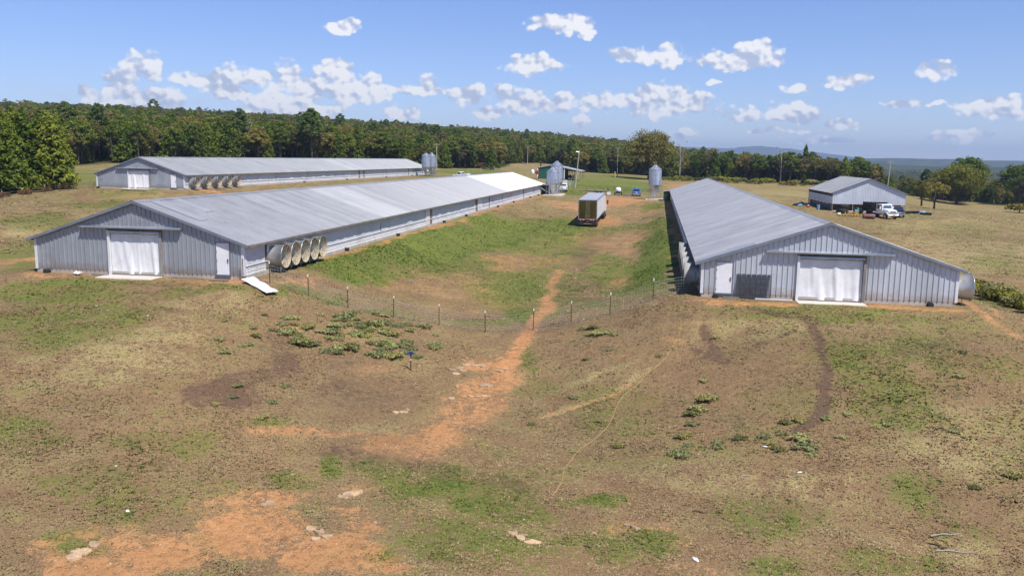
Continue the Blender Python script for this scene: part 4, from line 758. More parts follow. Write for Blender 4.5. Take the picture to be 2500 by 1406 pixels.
gate_panel('galvanised livestock gate standing nearest the white pickup', -23.4, 215.0, .2)
gate_panel('galvanised livestock gate standing nearest the lamp pole', -21.6, 216.4, -.15)
gate_panel('galvanised livestock gate leaning behind the other two', -22.6, 218.0, .05)
t = thing('marker_pole', 'short yellow marker pole in grass beside the gates', 'marker pole', (-20.6, 204, gz(-20.6, 204)))
MB().tube([(0, 0, 0), (0, 0, 1.3)], .06, 8).build('pole', M_YELP, t); MB().tube([(0, 0, 1.0), (.9, .4, 2.0)], .05, 6).build('brace', M_WOOD, t); MB().lathe([(0, .06), (.07, .03), (.07, 0)], 8, 'z', (0, 0, 1.3)).build('cap', M_YELP, t)
t = thing('marker_pole', 'taller yellow marker post near the road poles', 'marker pole', (-16.04, 326.4, gz(-16, 326)))
MB().tube([(0, 0, 0), (0, 0, 2.0)], .16, 8).build('pole', M_YELP, t); MB().lathe([(0, .12), (.17, .05), (.17, 0)], 8, 'z', (0, 0, 2.0)).build('cap', M_YELP, t)
t = thing('propane_tank', 'small white tank beside the gravel track left of the green shed', 'tank', (-43.5, 300, gz(-43.5, 300)))
MB().lathe([(0, 0), (.5, .08), (.62, .3), (.62, 1.3), (.4, 1.6), (0, 1.68)], 18, 'z', (0, 0, .2)).build('tank', M_PLAST, t, True); MB().box((0, 0, .12), (1.0, 1.0, .24)).build('base', M_CONC, t); MB().lathe([(0, .2), (.15, .18), (.15, 0)], 10, 'z', (0, 0, 1.85)).build('cap', M_PLAST, t)
# ---------------------------------------------------------------- green shed with lean-to
def green_shed(x, y, z):
    root = thing('green_shed', 'green metal shed with white trim, pale roof and open lean-to', 'shed', (x, y, z), R(-2)); W_, D = 8.1, 9.0
    top = lambda q: 3.35+.85*(1-abs(q-4.3)/4.3)
    siding_sheets(root, 0, W_, 0, .0, top, [], M_GREEN); siding_sheets(root, 0, W_, D, 0, top, [], M_GREEN, face=1)
    siding_sheets(root, 0, D, 0, 0, lambda q: 3.35, [], M_GREEN, axis='y'); siding_sheets(root, 0, D, W_, 0, lambda q: 3.3, [], M_GREEN, axis='y', face=1)
    for (xx, hh) in ((0, 3.4), (W_, 3.35)):
        MB().box((xx, -.04, hh/2), (.24, .12, hh)).build('corner_trim', M_WHITE, root)
    def slab(a, b, y0, y1, th, name, m):
        MB().add([(a[0], y0, a[1]), (b[0], y0, b[1]), (b[0], y1, b[1]), (a[0], y1, a[1]), (a[0], y0, a[1]-th), (b[0], y0, b[1]-th), (b[0], y1, b[1]-th), (a[0], y1, a[1]-th)], [(0, 1, 2, 3), (7, 6, 5, 4), (0, 4, 5, 1), (1, 5, 6, 2), (2, 6, 7, 3), (3, 7, 4, 0)]).build(name, m, root)
    slab((-.3, 3.38), (4.3, 4.3), -.3, D+.3, .2, 'roof_slope', M_ROOFN); slab((4.3, 4.3), (13.3, 2.55), -.3, D+.3, .22, 'roof_slope', M_ROOFN)
    for xx in (10.6, 13.0):
        for yy in (.1, D/2, D-.1): MB().bar((xx, yy, 0), (xx, yy, 2.6), .16).build('lean_to_post', M_WOOD, root)
    MB().bar((13.0, .1, 2.4), (13.0, D-.1, 2.4), .1, .2).build('beam', M_WOOD, root)
green_shed(-36.0, 259, gz(-34, 259))
def farm_tractor(label, x, y, z, rz):
    t = thing('farm_tractor', label, 'tractor', (x, y, z), rz)
    MB().box((0, .9, 1.1), (.7, 1.7, .7)).build('hood', M_BLACK, t, bevel=.08); MB().box((0, -.6, .95), (.9, 1.4, .5)).build('chassis', M_BLACK, t)
    for s in (-1, 1):
        wheel(t, s*.85, -.7, .75, .42); wheel(t, s*.75, 1.35, .42, .28)
        for yy in (-1.1, .1): MB().bar((s*.55, yy, 1.2), (s*.5, yy, 2.3), .07).build('cab_post', M_BLACK, t)
    MB().box((0, -.5, 2.34), (1.3, 1.5, .1)).build('canopy', M_BLACK, t); MB().box((0, -.7, 1.35), (.5, .5, .5)).build('seat', M_BLACK, t); MB().tube([(.2, 1.2, 1.4), (.2, 1.2, 2.3)], .04, 6).build('exhaust_pipe', M_RUST, t)
farm_tractor('dark tractor parked under the green shed lean-to', -26.6, 262.2, gz(-26.6, 262), 2.9)
# ---------------------------------------------------------------- poles and wires
def util_pole(label, x, y, h, arm=True, lean=(0, 0), name='utility_pole', r=.15):
    z = gz(x, y); t = thing(name, label, 'utility pole', (x, y, z-.1)); p = (lean[0], lean[1], h)
    MB().tube([(0, 0, 0), p], [r, r*.62], 10).build('pole', M_POLE, t)
    if arm:
        MB().box((p[0], p[1]-.12, h-.45), (2.3, .1, .12)).build('crossarm', M_POLE, t)
        for q in (-1.05, -.4, .4, 1.05): MB().lathe([(.05, 0), (.07, .08), (.04, .16), (0, .17)], 8, 'z', (p[0]+q, p[1]-.12, h-.39)).build('insulator', M_GLASSB, t)
    return (x+p[0], y+p[1], z-.1+h)
PA = util_pole('pale utility pole beyond the far barn silos, left of the pasture gap', -72.85, 349.5, 8.0, True)
PB = util_pole('utility pole at the pasture edge behind the green shed', -63.2, 417.9, 9.2, True)
PC = util_pole('tall utility pole with crossarm left of the big oak', -15.5, 333.5, 11.4, True)
PD = util_pole('shorter bare pole standing beside the tall crossarm pole', -17.5, 404.4, 8.0, False)
PR = util_pole('leaning utility pole behind the open equipment shed', 73.5, 296, 11.6, True, (.5, 0))
P3 = util_pole('utility pole with white crossarm behind the far feed bins', -71.6, 274.6, 9.4, True)
lz = gz(-19.66, 207.4)
t = thing('lamp_pole', 'leaning wooden yard light pole on grass beside the drive', 'lamp pole', (-19.66, 207.4, lz-.1))
MB().tube([(0, 0, 0), (.8, 0, 9.0)], [.17, .10], 10).build('pole', M_POLE, t); MB().tube([(.77, 0, 8.6), (.2, -.1, 8.8)], .03, 6).build('lamp_arm', M_GALV, t)
MB().lathe([(.05, .25), (.16, .12), (.2, 0), (0, -.05)], 12, 'z', (.15, -.1, 8.65)).build('lamp_head', M_PLAST, t)
MB().tube([(-.28, 0, 0), (.1, 0, 4.0)], .05, 6).build('conduit', M_TRIM, t)
def wires(label, a, b, n, sag, spread):
    t = thing('power_line', label, 'power line', ((a[0]+b[0])/2, (a[1]+b[1])/2, 0))
    o = Vector(t.location)
    for k in range(n):
        dx = (k-(n-1)/2)*spread; pts = []
        dz = -.25 if k % 2 == 0 else -.6
        for i in range(17):
            s = i/16; pts.append(Vector((a[0]+(b[0]-a[0])*s+dx, a[1]+(b[1]-a[1])*s, a[2]+dz*(1+.6*(k > 1))+(b[2]-a[2])*s-sag*4*s*(1-s)))-o)
        MB().tube(pts, .022, 4, False).build('wire', M_CABLE, t)
wires('power line spanning from crossarm pole to leaning pole behind equipment shed', PC, PR, 4, 1.6, .7)
wires('power line spanning the two poles at the left pasture', PA, PB, 2, 1.2, .8)
wires('power line spanning pasture pole and tall crossarm pole', PB, PC, 2, 1.0, .8)
# ---------------------------------------------------------------- equipment shed
def equipment_shed(x, y, z):
    root = thing('equipment_shed', 'open-sided pale metal equipment shed with plank lower walls', 'shed', (x, y, z)); W_, D = 12.7, 25.5
    er, rr, sk = 3.45, 6.05, 1.35
    zt = lambda q: er+(rr-er)*(1-abs(q-W_/2)/(W_/2))-.06
    siding_sheets(root, 0, W_, -.03, sk, zt, [], M_SIDE4, n=3); siding_sheets(root, 0, W_, D+.03, sk, zt, [], M_SIDE4, face=1)
    siding_sheets(root, 0, D, -.03, sk, lambda q: er-.72, [], M_SIDE4, axis='y'); siding_sheets(root, 0, D, W_+.03, sk, lambda q: er-.72, [], M_SIDE4, axis='y', face=1)
    n = 28; w = (D+.6)/n; sl = (rr-er)/(W_/2)
    for s in (-1, 1):
        pr = rib_profile(w, 3); mb = MB(); vs = []
        for (t_, h) in pr: vs += [(W_/2, t_, rr+h), (W_/2+s*(W_/2+.35), t_, rr-sl*(W_/2+.35)+h)]
        mb.add(vs, [(2*i, 2*i+1, 2*i+3, 2*i+2) for i in range(len(pr)-1)]); me = mb.mesh('roof_sheet', M_ROOF3)
        for i in range(n): link('roof_sheet', me, root, (0, -.3+i*w, 0))
        MB().bar((W_/2, -.33, rr-.03), (W_/2+s*(W_/2+.35), -.33, rr-sl*(W_/2+.35)-.03), .05, .16).build('rake_trim', M_TRIM, root)
    for yy in np.linspace(.1, D-.1, 8):
        for xx in (.08, W_-.08): MB().bar((xx, yy, 0), (xx, yy, er), .15).build('post', M_WOODG, root)
    for xx in np.linspace(.1, W_-.1, 8)[1:-1]: MB().bar((xx, .05, 0), (xx, .05, sk+.1), .14).build('post', M_WOODG, root)
    for k in range(22): MB().bar((-.2, .4+k*1.17, er-.38), (W_/2, .4+k*1.17, er+1.9), .07, .16).build('rafter', M_WOODB, root)
    for k in range(34):                                         # vertical planks of the left lower wall
        MB().box((.18, .5+k*.735, .62), (.05, .42, 1.2)).build('plank', M_WOODG, root)
    for q in range(5): MB().box((W_/2, 1.6, .12+q*.26), (W_-.5, .06, .22)).build('board', M_WOODB, root)
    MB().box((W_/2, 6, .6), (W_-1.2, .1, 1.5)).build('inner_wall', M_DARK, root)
    MB().box((W_/2, .0, .08), (W_-.3, .06, .16)).build('sill_board', M_LAP, root)
equipment_shed(31.9, 166.2, gz(33, 167)-.05)
def tyre(label, x, y, z, r, w, axis='z', rz=0, group=None):
    t = thing('tractor_tyre', label, 'tyre', (x, y, z), rz, group)
    MB().lathe([(r*.55, -w*.42), (r*.9, -w/2), (r, -w*.38), (r, w*.38), (r*.9, w/2), (r*.55, w*.42), (r*.5, 0), (r*.55, -w*.42)], 28, axis).build('carcass', M_BLK, t, True)
    tr = MB()
    for k in range(20):
        a = 2*math.pi*k/20; c, s = math.cos(a), math.sin(a)
        if axis == 'z': tr.box((c*r, s*r, w*.18*(1 if k % 2 else -1)), (.07, .07, w*.5), a)
    if tr.f: tr.build('tread_lugs', M_BLK, t)['kind'] = 'stuff'
    return t
tz = gz(33, 161.9)
tyre('big black tractor tyre, lower one of the stack by the equipment shed', 33.0, 162.4, tz+.42, 1.02, .82, 'z', 0, None)
tyre('big black tractor tyre, upper one of the stack by the equipment shed', 33.1, 162.4, tz+1.24, .98, .78, 'z', .2, None)
tyre('smaller pale-rimmed wheel propped upright left of the dump truck', 36.3, 163.0, gz(36.3, 163)+.48, .48, .3, 'y')
def implement(x, y, z):
    t = thing('farm_implement', 'yellow and rusty farm implement frames lying before the equipment shed', 'farm implement', (x, y, z), R(8))
    for a, b in (((-2.6, 0, .35), (2.6, .3, .35)), ((-2.4, .9, .3), (2.2, 1.2, .35)), ((-2.4, 0, .35), (-2.2, 1.1, .35)), ((0, .1, .4), (.1, 1.1, .4)), ((2.2, .2, .35), (2.2, 1.2, .35)), ((-1.2, .1, .45), (-.9, 1.2, .7))): MB().bar(a, b, .14).build('frame_bar', M_YEL, t)
    for k in range(9): MB().lathe([(0, .04), (.22, .02), (.24, 0), (.22, -.02), (0, -.04)], 14, 'x', (-2.1+.5*k, .5, .26)).build('disc_blade', M_RUST, t)
    MB().box((.6, .4, .6), (.7, .5, .35)).build('gear_box', M_YEL, t); MB().box((-2.2, .5, .55), (.5, .4, .3)).build('weight_box', M_PLAST, t)
    for k in range(4): MB().bar((-.8+.4*k, .2, .3), (-.6+.45*k, .9, .95), .06).build('tine', M_RUST, t)
implement(33.4, 155.6, gz(33.4, 155.6))
t = thing('engine_block', 'grey and black engine parts heaped beside the yellow implement', 'engine', (35.0, 160.6, gz(35, 160.6)), .3)
MB().box((0, 0, .5), (.8, .6, .7)).build('block', M_GALV, t, bevel=.06); MB().lathe([(0, -.4), (.22, -.4), (.22, .4), (0, .4)], 12, 'x', (0, .1, .95)).build('manifold', M_BLACK, t); MB().box((.2, -.1, 1.1), (.35, .3, .25)).build('air_box', M_TEAL, t); MB().box((.7, .1, .45), (.6, .5, .5)).build('radiator', M_BLACK, t)
t = thing('metal_tub', 'dark metal tub on a stand right of the propped wheel', 'tub', (37.6, 162.2, gz(37.6, 162.2)))
MB().lathe([(0, .4), (.55, .4), (.75, .95), (.7, .95), (.5, .45), (0, .45)], 18).build('tub', M_TRIM, t)
for a in range(3): MB().bar((.45*math.cos(a*2.1), .45*math.sin(a*2.1), 0), (.45*math.cos(a*2.1), .45*math.sin(a*2.1), .45), .06).build('leg', M_RUST, t)
t = thing('fuel_tank', 'faded red cylindrical tank lying in grass left of dump truck', 'tank', (35.6, 153.6, gz(35.6, 153.6)-.02), R(-6))
MB().lathe([(0, -1.05), (.25, -1.02), (.42, -.85), (.44, -.6), (.44, .6), (.42, .85), (.25, 1.02), (0, 1.05)], 20, 'x', (0, 0, .44)).build('shell', M_MAROON, t, True)
for s in (-.6, .6): MB().box((s, 0, .1), (.12, .7, .2)).build('saddle', M_RUST, t)
MB().lathe([(.08, 0), (.08, .12), (0, .12)], 8, 'z', (.2, 0, .86)).build('filler_cap', M_RUST, t)
def dump_truck(x, y, z, rz):
    t = thing('dump_truck', 'white-cab dump truck with dark tipping bed facing the camera', 'truck', (x, y, z), rz)   # forward is -y
    MB().prism([(.3, .85), (.3, 2.35), (.55, 2.5), (1.7, 2.5), (1.85, .85)], -1.0, 1.0).build('cab', M_WHITE, t, bevel=.06)
    MB().prism([(-1.35, .95), (-1.3, 1.45), (-.9, 1.58), (.4, 1.72), (.4, .9)], -.85, .85).build('hood', M_WHITE, t, bevel=.08)
    MB().add([(-.82, .275, 1.78), (.82, .275, 1.78), (.76, .30, 2.33), (-.76, .30, 2.33)], [(0, 1, 2, 3)]).build('windshield', M_GLASSB, t)
    MB().box((0, -1.36, 1.2), (1.1, .05, .42)).build('grille', M_TRIM, t)
    MB().box((0, -1.42, .75), (2.05, .2, .32)).build('bumper', M_WHITE, t, bevel=.03)
    MB().box((.1, -1.54, .72), (.42, .02, .2)).build('licence_plate', M_ORANGE, t)
    for s in (-1, 1):
        MB().prism([(-1.35, .8), (-1.3, 1.1), (-.9, 1.22), (-.1, 1.15), (.1, .8), (-.2, .8), (-.35, 1.0), (-.95, 1.0), (-1.1, .8)], s*.75, s*1.08).build('fender', M_WHITE, t)
        MB().box((s*.78, -1.37, 1.1), (.3, .06, .2)).build('headlight', M_CHROME, t)
        MB().box((s*1.25, .5, 1.9), (.18, .08, .45)).build('mirror', M_PLAST, t); MB().bar((s*1.0, .45, 2.0), (s*1.25, .5, 2.0), .03).build('mirror_arm', M_CHROME, t)
        MB().add([(s*1.003, .6, 1.7), (s*1.003, 1.6, 1.7), (s*1.003, 1.6, 2.32), (s*1.003, .75, 2.32)], [(0, 1, 2, 3)]).build('side_window', M_GLASS, t)
        wheel(t, s*.92, -.62, .48, .28); wheel(t, s*.88, 4.2, .48, .5)
    MB().tube([(-.95, 1.95, .8), (-.95, 1.95, 2.85)], .06, 8).build('exhaust_stack', M_CHROME, t)
    MB().box((0, 2.9, .78), (.9, 5.0, .22)).build('frame', M_BLACK, t)
    MB().prism([(2.05, 1.15), (2.0, 2.7), (5.6, 2.7), (5.7, 1.15)], -1.18, 1.18).build('dump_bed', M_BLACK, t, bevel=.03)
    MB().box((-.1, 1.75, 2.75), (2.3, .7, .06)).build('cab_guard', M_BLACK, t)
dump_truck(39.3, 156.3, gz(39.2, 156)-.03, R(22))
suv('dark blue pickup parked behind the white-cab dump truck', 41.9, 161.0, gz(41.9, 161)-.03, R(180), M_NAVY, 'pickup', 'pickup_truck', True)
def trough(label, x, y, rz, l, w):
    t = thing('feed_trough', label, 'trough', (x, y, gz(x, y)), rz, 'black troughs beside the equipment shed')
    MB().box((0, 0, .08), (l-.1, w-.1, .1)).build('floor', M_BLACK, t)
    for s in (-1, 1):
        MB().box((0, s*w/2, .25), (l, .05, .34)).build('side', M_BLACK, t); MB().box((s*l/2, 0, .25), (.05, w, .34)).build('end', M_BLACK, t)
trough('black feed trough nearest the dark blue pickup', 45.2, 166.8, .2, 1.5, .7)
trough('black feed trough in the middle of the row of three', 47.0, 168.6, .1, 1.6, .8)
trough('black feed trough at the right end below the blue tub', 48.4, 166.6, -.25, 1.9, .8)
t = thing('plastic_tub', 'light blue plastic tub lying behind the right black trough', 'tub', (48.3, 168.6, gz(48.3, 168.6)))
MB().lathe([(0, .55), (.5, .52), (.78, .2), (.82, 0), (.76, 0)], 20).build('bowl', M_BLUES, t, True); MB().lathe([(.80, .0), (.88, .03), (.88, .06), (.8, .06)], 20).build('rim', M_PLAST, t)
t = thing('tarp_pile', 'black plastic heap with pale blue sheet beside the equipment shed', 'tarp', (28.3, 177.5, gz(28.3, 177.5)))
def heap(r, h, seed, sx=1, sy=1):
    g = np.random.default_rng(seed); o = MB(); n = 16; pr = []
    for j in range(5):
        a = j/4; pr.append([( (r*(1-a**1.7))*(1+.25*g.uniform(-1, 1))*math.cos(2*math.pi*k/n)*sx, (r*(1-a**1.7))*(1+.25*g.uniform(-1, 1))*math.sin(2*math.pi*k/n)*sy, h*a*(1+.2*g.uniform(-1, 1)) ) for k in range(n)])
    vs = [p for q in pr for p in q]; o.add(vs, [(i*n+k, i*n+(k+1) % n, (i+1)*n+(k+1) % n, (i+1)*n+k) for i in range(4) for k in range(n)]); return o
heap(1.3, .75, 3, 1.3, .9).build('heap', M_BLACK, t); o = heap(.5, .35, 5, 1.2, .8); 
o.build('sheet', M_BLUES, t).location = (-.4, -.9, .05)
t = thing('fuel_can', 'small red and white can at the left shed wall', 'can', (28.7, 172.4, gz(28.7, 172.4)))
MB().box((0, 0, .2), (.55, .4, .4)).build('body', M_RED, t, bevel=.05); MB().box((.05, 0, .46), (.3, .3, .14)).build('cap', M_PLAST, t); MB().bar((-.15, 0, .52), (.2, 0, .52), .04).build('handle', M_RED, t)
t = thing('plastic_drum', 'upright blue drum against the left wall of the equipment shed', 'drum', (29.7, 167.4, gz(29.7, 167.4)))
MB().lathe([(0, 0), (.28, 0), (.29, .3), (.31, .32), (.29, .34), (.29, .6), (.31, .62), (.29, .64), (.28, .92), (0, .92)], 18).build('drum', M_BLUES, t); MB().lathe([(.05, .92), (.05, .97), (0, .97)], 8, 'z', (.12, 0, 0)).build('bung', M_PLAST, t)
t = thing('scrap_heap', 'dark scrap pipes and frames along the left wall of the shed', 'scrap', (30.6, 169.6, gz(30.6, 169.6)))
for k in range(7): MB().tube([(random.uniform(-.6, .2), -1.6+.5*k, .1+.05*k), (random.uniform(-.2, .6), -.4+.5*k, .35+.03*k)], .05, 6).build('pipe', M_BLACK if k % 2 else M_TRIM, t)
MB().box((0, 2.4, .3), (.6, 1.2, .5)).build('crate', M_RUST, t)
# ---------------------------------------------------------------- wire fence across the ditch
FP = [(-22.95, 44.75), (-21.41, 44.9), (-19.46, 45.75), (-17.48, 46.7), (-15.02, 47.6), (-12.34, 47.9), (-9.56, 47.88), (-6.8, 48.25), (-4.68, 48.95), (-2.46, 49.4), (-.01, 49.3), (2.35, 50.1)]
fence = thing('wire_fence', 'sagging woven wire fence on rusty white-tipped posts across the ditch', 'fence', (FP[6][0], FP[6][1], gz(*FP[6])))
fo = Vector(fence.location); tops = []
mpost = {}
for mm in (M_POST, M_POSTG):
    o = MB(); o.box((0, 0, .58), (.045, .014, 1.36)); o.box((0, .018, .58), (.012, .04, 1.36)); mpost[mm.name] = o.mesh('fence_post', mm)
o = MB(); o.box((0, .008, 1.20), (.05, .05, .15)); mtip = o.mesh('post_tip', M_WHITE)
for i, (x, y) in enumerate(FP):
    z = gz(x, y); p = link('fence_post', mpost[(M_POSTG if i in (1, 2) else M_POST).name], fence, Vector((x, y, z))-fo, (random.uniform(-.03, .03), random.uniform(-.03, .03), random.uniform(-.3, .3)))
    if i == len(FP)-1:
        MB().tube([(0, 0, .75), (0, 0, 1.15)], .05, 8).build('post_sleeve', M_TEAL, p)
    elif i: link('post_tip', mtip, p)
    tops.append(Vector((x, y, z))-fo)
for a, b in zip(tops[:-1], tops[1:]):                           # one woven panel between two posts
    w = MB(); n = max(4, int((b-a).length/.16)); g = []
    for i in range(n+1):
        q = a.lerp(b, i/n); zg = gz(q.x+fo.x, q.y+fo.y)-fo.z; g.append(Vector((q.x, q.y, zg+.04)))
    hs = (0, .15, .30, .46, .63, .82, 1.0)
    for hgt in hs:
        pts = [p+Vector((0, -.02, hgt*(1-.06*math.sin(math.pi*i/n)))) for i, p in enumerate(g)]; w.tube(pts[::3]+([pts[-1]] if (len(pts)-1) % 3 else []), .0055 if hgt not in (0, 1.0) else .007, 3, False)
    for i in range(0, n+1): w.bar(g[i]+Vector((0, -.02, 0)), g[i]+Vector((0, -.02, .95)), .006)
    w.build('woven_wire', M_WIRE, fence)['kind'] = 'stuff'
t = thing('marker_post', 'lone rusty post with blue tape tied at its top', 'marker post', (-11.64, 39.65, gz(-11.64, 39.65)))
MB().box((0, 0, .42), (.055, .03, 1.05)).build('post', M_POST, t); MB().box((0, .03, .42), (.015, .05, 1.05)).build('flange', M_POST, t)
o = MB(); o.box((0, -.01, .90), (.10, .09, .10)); o.bar((0, 0, .9), (-.2, -.03, .82), .05, .07); o.bar((0, 0, .92), (.17, -.03, .86), .05, .06); o.build('tape', M_BLUET, t); MB().box((0, -.03, .55), (.07, .03, .04)).build('clip', M_PLAST, t)
# fence along the woods on the left
FL = [(-88.6, 100.5), (-90.35, 106.5), (-92, 112.5), (-93.1, 118.6), (-94.6, 124), (-96.0, 129.2), (-96.8, 135.7), (-92, 140), (-86, 142), (-80, 143)]
fl = thing('wire_fence', 'thin wire fence on short posts before the left cedars', 'fence', (FL[3][0], FL[3][1], gz(*FL[3]))); fo = Vector(fl.location); pv = None
for i, (x, y) in enumerate(FL):
    c = Vector((x, y, gz(x, y)))-fo; p = link('fence_post', mpost[M_POST.name], fl, c); link('post_tip', mtip, p)
    if pv is not None:
        for hgt in (.3, .65, 1.0): MB().tube([pv+Vector((0, 0, hgt)), c+Vector((0, 0, hgt))], .01, 3, False).build('wire', M_WIRE, fl)
    pv = c
# pasture fence posts beyond the far bins
FB = [(-63, 283), (-62, 300), (-61, 320), (-60, 342), (-58.5, 368), (-57, 393)]
fb = thing('wire_fence', 'pasture fence of wooden posts beyond the far feed bins', 'fence', (FB[2][0], FB[2][1], gz(*FB[2]))); fo = Vector(fb.location); pv = None
for (x, y) in FB:
    c = Vector((x, y, gz(x, y)))-fo; MB().tube([c, c+Vector((0, 0, 1.5))], .1, 6).build('fence_post', M_POLE, fb)
    if pv is not None:
        for hgt in (.5, 1.0, 1.35): MB().tube([pv+Vector((0, 0, hgt)), c+Vector((0, 0, hgt))], .015, 3, False).build('wire', M_WIRE, fb)
    pv = c
# ---------------------------------------------------------------- loose things around the barn fronts
def sheet_scrap(label, pts, m, bend=.05, name='metal_sheet'):
    """a curled ribbed sheet lying on the ground; pts: four corners (x, y)"""
    g = [Vector((x, y, gz(x, y)+.05)) for x, y in pts]; zc = max(gz((pts[i][0]*a+pts[j][0]*(1-a)), (pts[i][1]*a+pts[j][1]*(1-a))) - (g[i].z*a+g[j].z*(1-a)) for i in range(4) for j in range(4) for a in (.25, .5, .75)); g = [p+Vector((0, 0, max(0, zc)+.02)) for p in g]; nu, nv = 12, 6; o = MB(); vs = []; c = sum(g, Vector())/4
    for j in range(nv+1):
        for i in range(nu+1):
            s, t_ = i/nu, j/nv; p = g[0].lerp(g[1], s).lerp(g[3].lerp(g[2], s), t_)
            p = p+Vector((0, 0, .02+bend*abs(math.sin(2.4*math.pi*s+1.2*t_))*(.4+t_)+(.012 if j % 2 else 0))); vs.append(p-c)
    o.add(vs, [(j*(nu+1)+i, j*(nu+1)+i+1, (j+1)*(nu+1)+i+1, (j+1)*(nu+1)+i) for j in range(nv) for i in range(nu)])
    ob = o.build(name, m); ob.location = c
    sd = ob.modifiers.new('thickness', 'SOLIDIFY'); sd.thickness = .008
    return tag(ob, label, 'metal sheet')
sheet_scrap('loose bright metal sheet lying by the corner of the middle barn', [(-22.75, 44.1), (-20.75, 43.1), (-20.35, 43.75), (-22.3, 44.75)], M_TRIMW, .05)
sheet_scrap('small crumpled white scrap in front of the middle barn', [(-33.45, 44.45), (-32.85, 44.15), (-32.8, 44.45), (-33.4, 44.75)], M_PLAST, .08, 'plastic_scrap')
def plank(label, x, y, l, rz, w=.12, m=None):
    tag(MB().box((0, 0, .05), (l, w, .06)).build('loose_board', m or M_WOODG), label, 'board', 'boards lying along the barn fronts')
    o = bpy.context.scene.objects[-1] if False else COL.objects[-1]; o.location = (x, y, gz(x, y)); o.rotation_euler = (0, 0, rz)
plank('long weathered board lying against the middle barn right of its door', -26.5, 44.8, 2.2, .02)
plank('short weathered board lying left of the middle barn door slab', -31.9, 44.75, 1.1, -.04)
plank('short plank near the right corner of the middle barn front', -24.2, 44.35, 1.1, .05, .2)
plank('long pale strip lying below the wire panel of the right barn', 6.6, 48.7, 2.0, -.03, .12, M_LAP)
plank('short brown board lying below the right barn man door', 4.3, 48.75, .9, .04)
wp = thing('mesh_hurdle', 'square grey wire mesh panel leaning against the right barn', 'wire panel', (5.5, 48.85, -.5), 0); wp.rotation_euler = (R(-9), 0, 0)
for k in range(25): MB().bar((-.9+k*.075, 0, .0), (-.9+k*.075, 0, 1.38), .024).build('vertical_wire', M_CABLE, wp)
for k in range(19): MB().bar((-.92, -.012, .02+k*.075), (.92, -.012, .02+k*.075), .024).build('horizontal_wire', M_CABLE, wp)
def litter(label, x, y, s, m, seed, name='litter', cat='litter'):
    o = heap(s, s*.35, seed, 1.3, .6); ob = o.build(name, m); ob.location = (x, y, gz(x, y)+.01); ob.rotation_euler = (0, 0, seed*.7); tag(ob, label, cat)
litter('crumpled grey plastic bag on the grass at the bottom right', 1.49, 23.69, 0.112, M_PLAST, 3)
litter('white paper scrap among weeds on the right slope', 4.33, 31.75, 0.07, M_WHITE, 4)
litter('pale oval scrap on the grass right of the paper scrap', 5.26, 29.76, 0.07, M_PLAST, 5)
litter('tiny blue scrap below the pale oval scrap', 4.96, 29.35, 0.035, M_BLUES, 6)
litter('small white litter just below the ditch fence', -3.98, 49.37, 0.084, M_WHITE, 7)
litter('flat grey scrap in the lower left grass', -15.62, 22.57, 0.084, M_PLAST, 8)
litter('tiny white scrap in the left grass above the grey one', -17.52, 24.83, 0.042, M_WHITE, 9)
litter('small white scrap on grass left of the barn slab weeds', -28.13, 39.08, 0.049, M_WHITE, 10)
litter('pale scrap on the left slope below the middle barn', -24.62, 38.04, 0.056, M_WHITE, 11)
litter('grey scrap by the dark soil patch on the left slope', -18.02, 36.97, 0.056, M_BLUES, 12)
CORD = [(1.35,46.23),(1.48,44.91),(1.21,43.08),(0.84,41.77),(0.45,40.75),(-0.05,39.93),(-0.59,38.54),(-1.19,37.46),(-1.4,36.34),(-1.51,35.14),(-1.7,34.06),(-2.09,33.0),(-2.4,32.41),(-2.66,31.74),(-2.85,30.78),(-2.99,29.81),(-2.94,28.79),(-3.02,28.06),(-3.11,27.59)]
def cord():
    P = [Vector((x, y, gz(x, y)+.02)) for x, y in CORD]; pts = []
    for i in range(len(P)-1):
        a, b, c, d = P[max(i-1, 0)], P[i], P[i+1], P[min(i+2, len(P)-1)]
        for k in range(5):
            t = k/5; q = .5*((2*b)+(c-a)*t+(2*a-5*b+4*c-d)*t*t+(3*b-a-3*c+d)*t**3); q.z = gz(q.x, q.y)+.02; pts.append(q)
    o = P[9].copy(); ob = MB().tube([p-o for p in pts], .010, 6).build('garden_hose', M_CORD); ob.location = o
    tag(ob, 'thin yellow hose snaking down the right slope', 'hose')
cord()
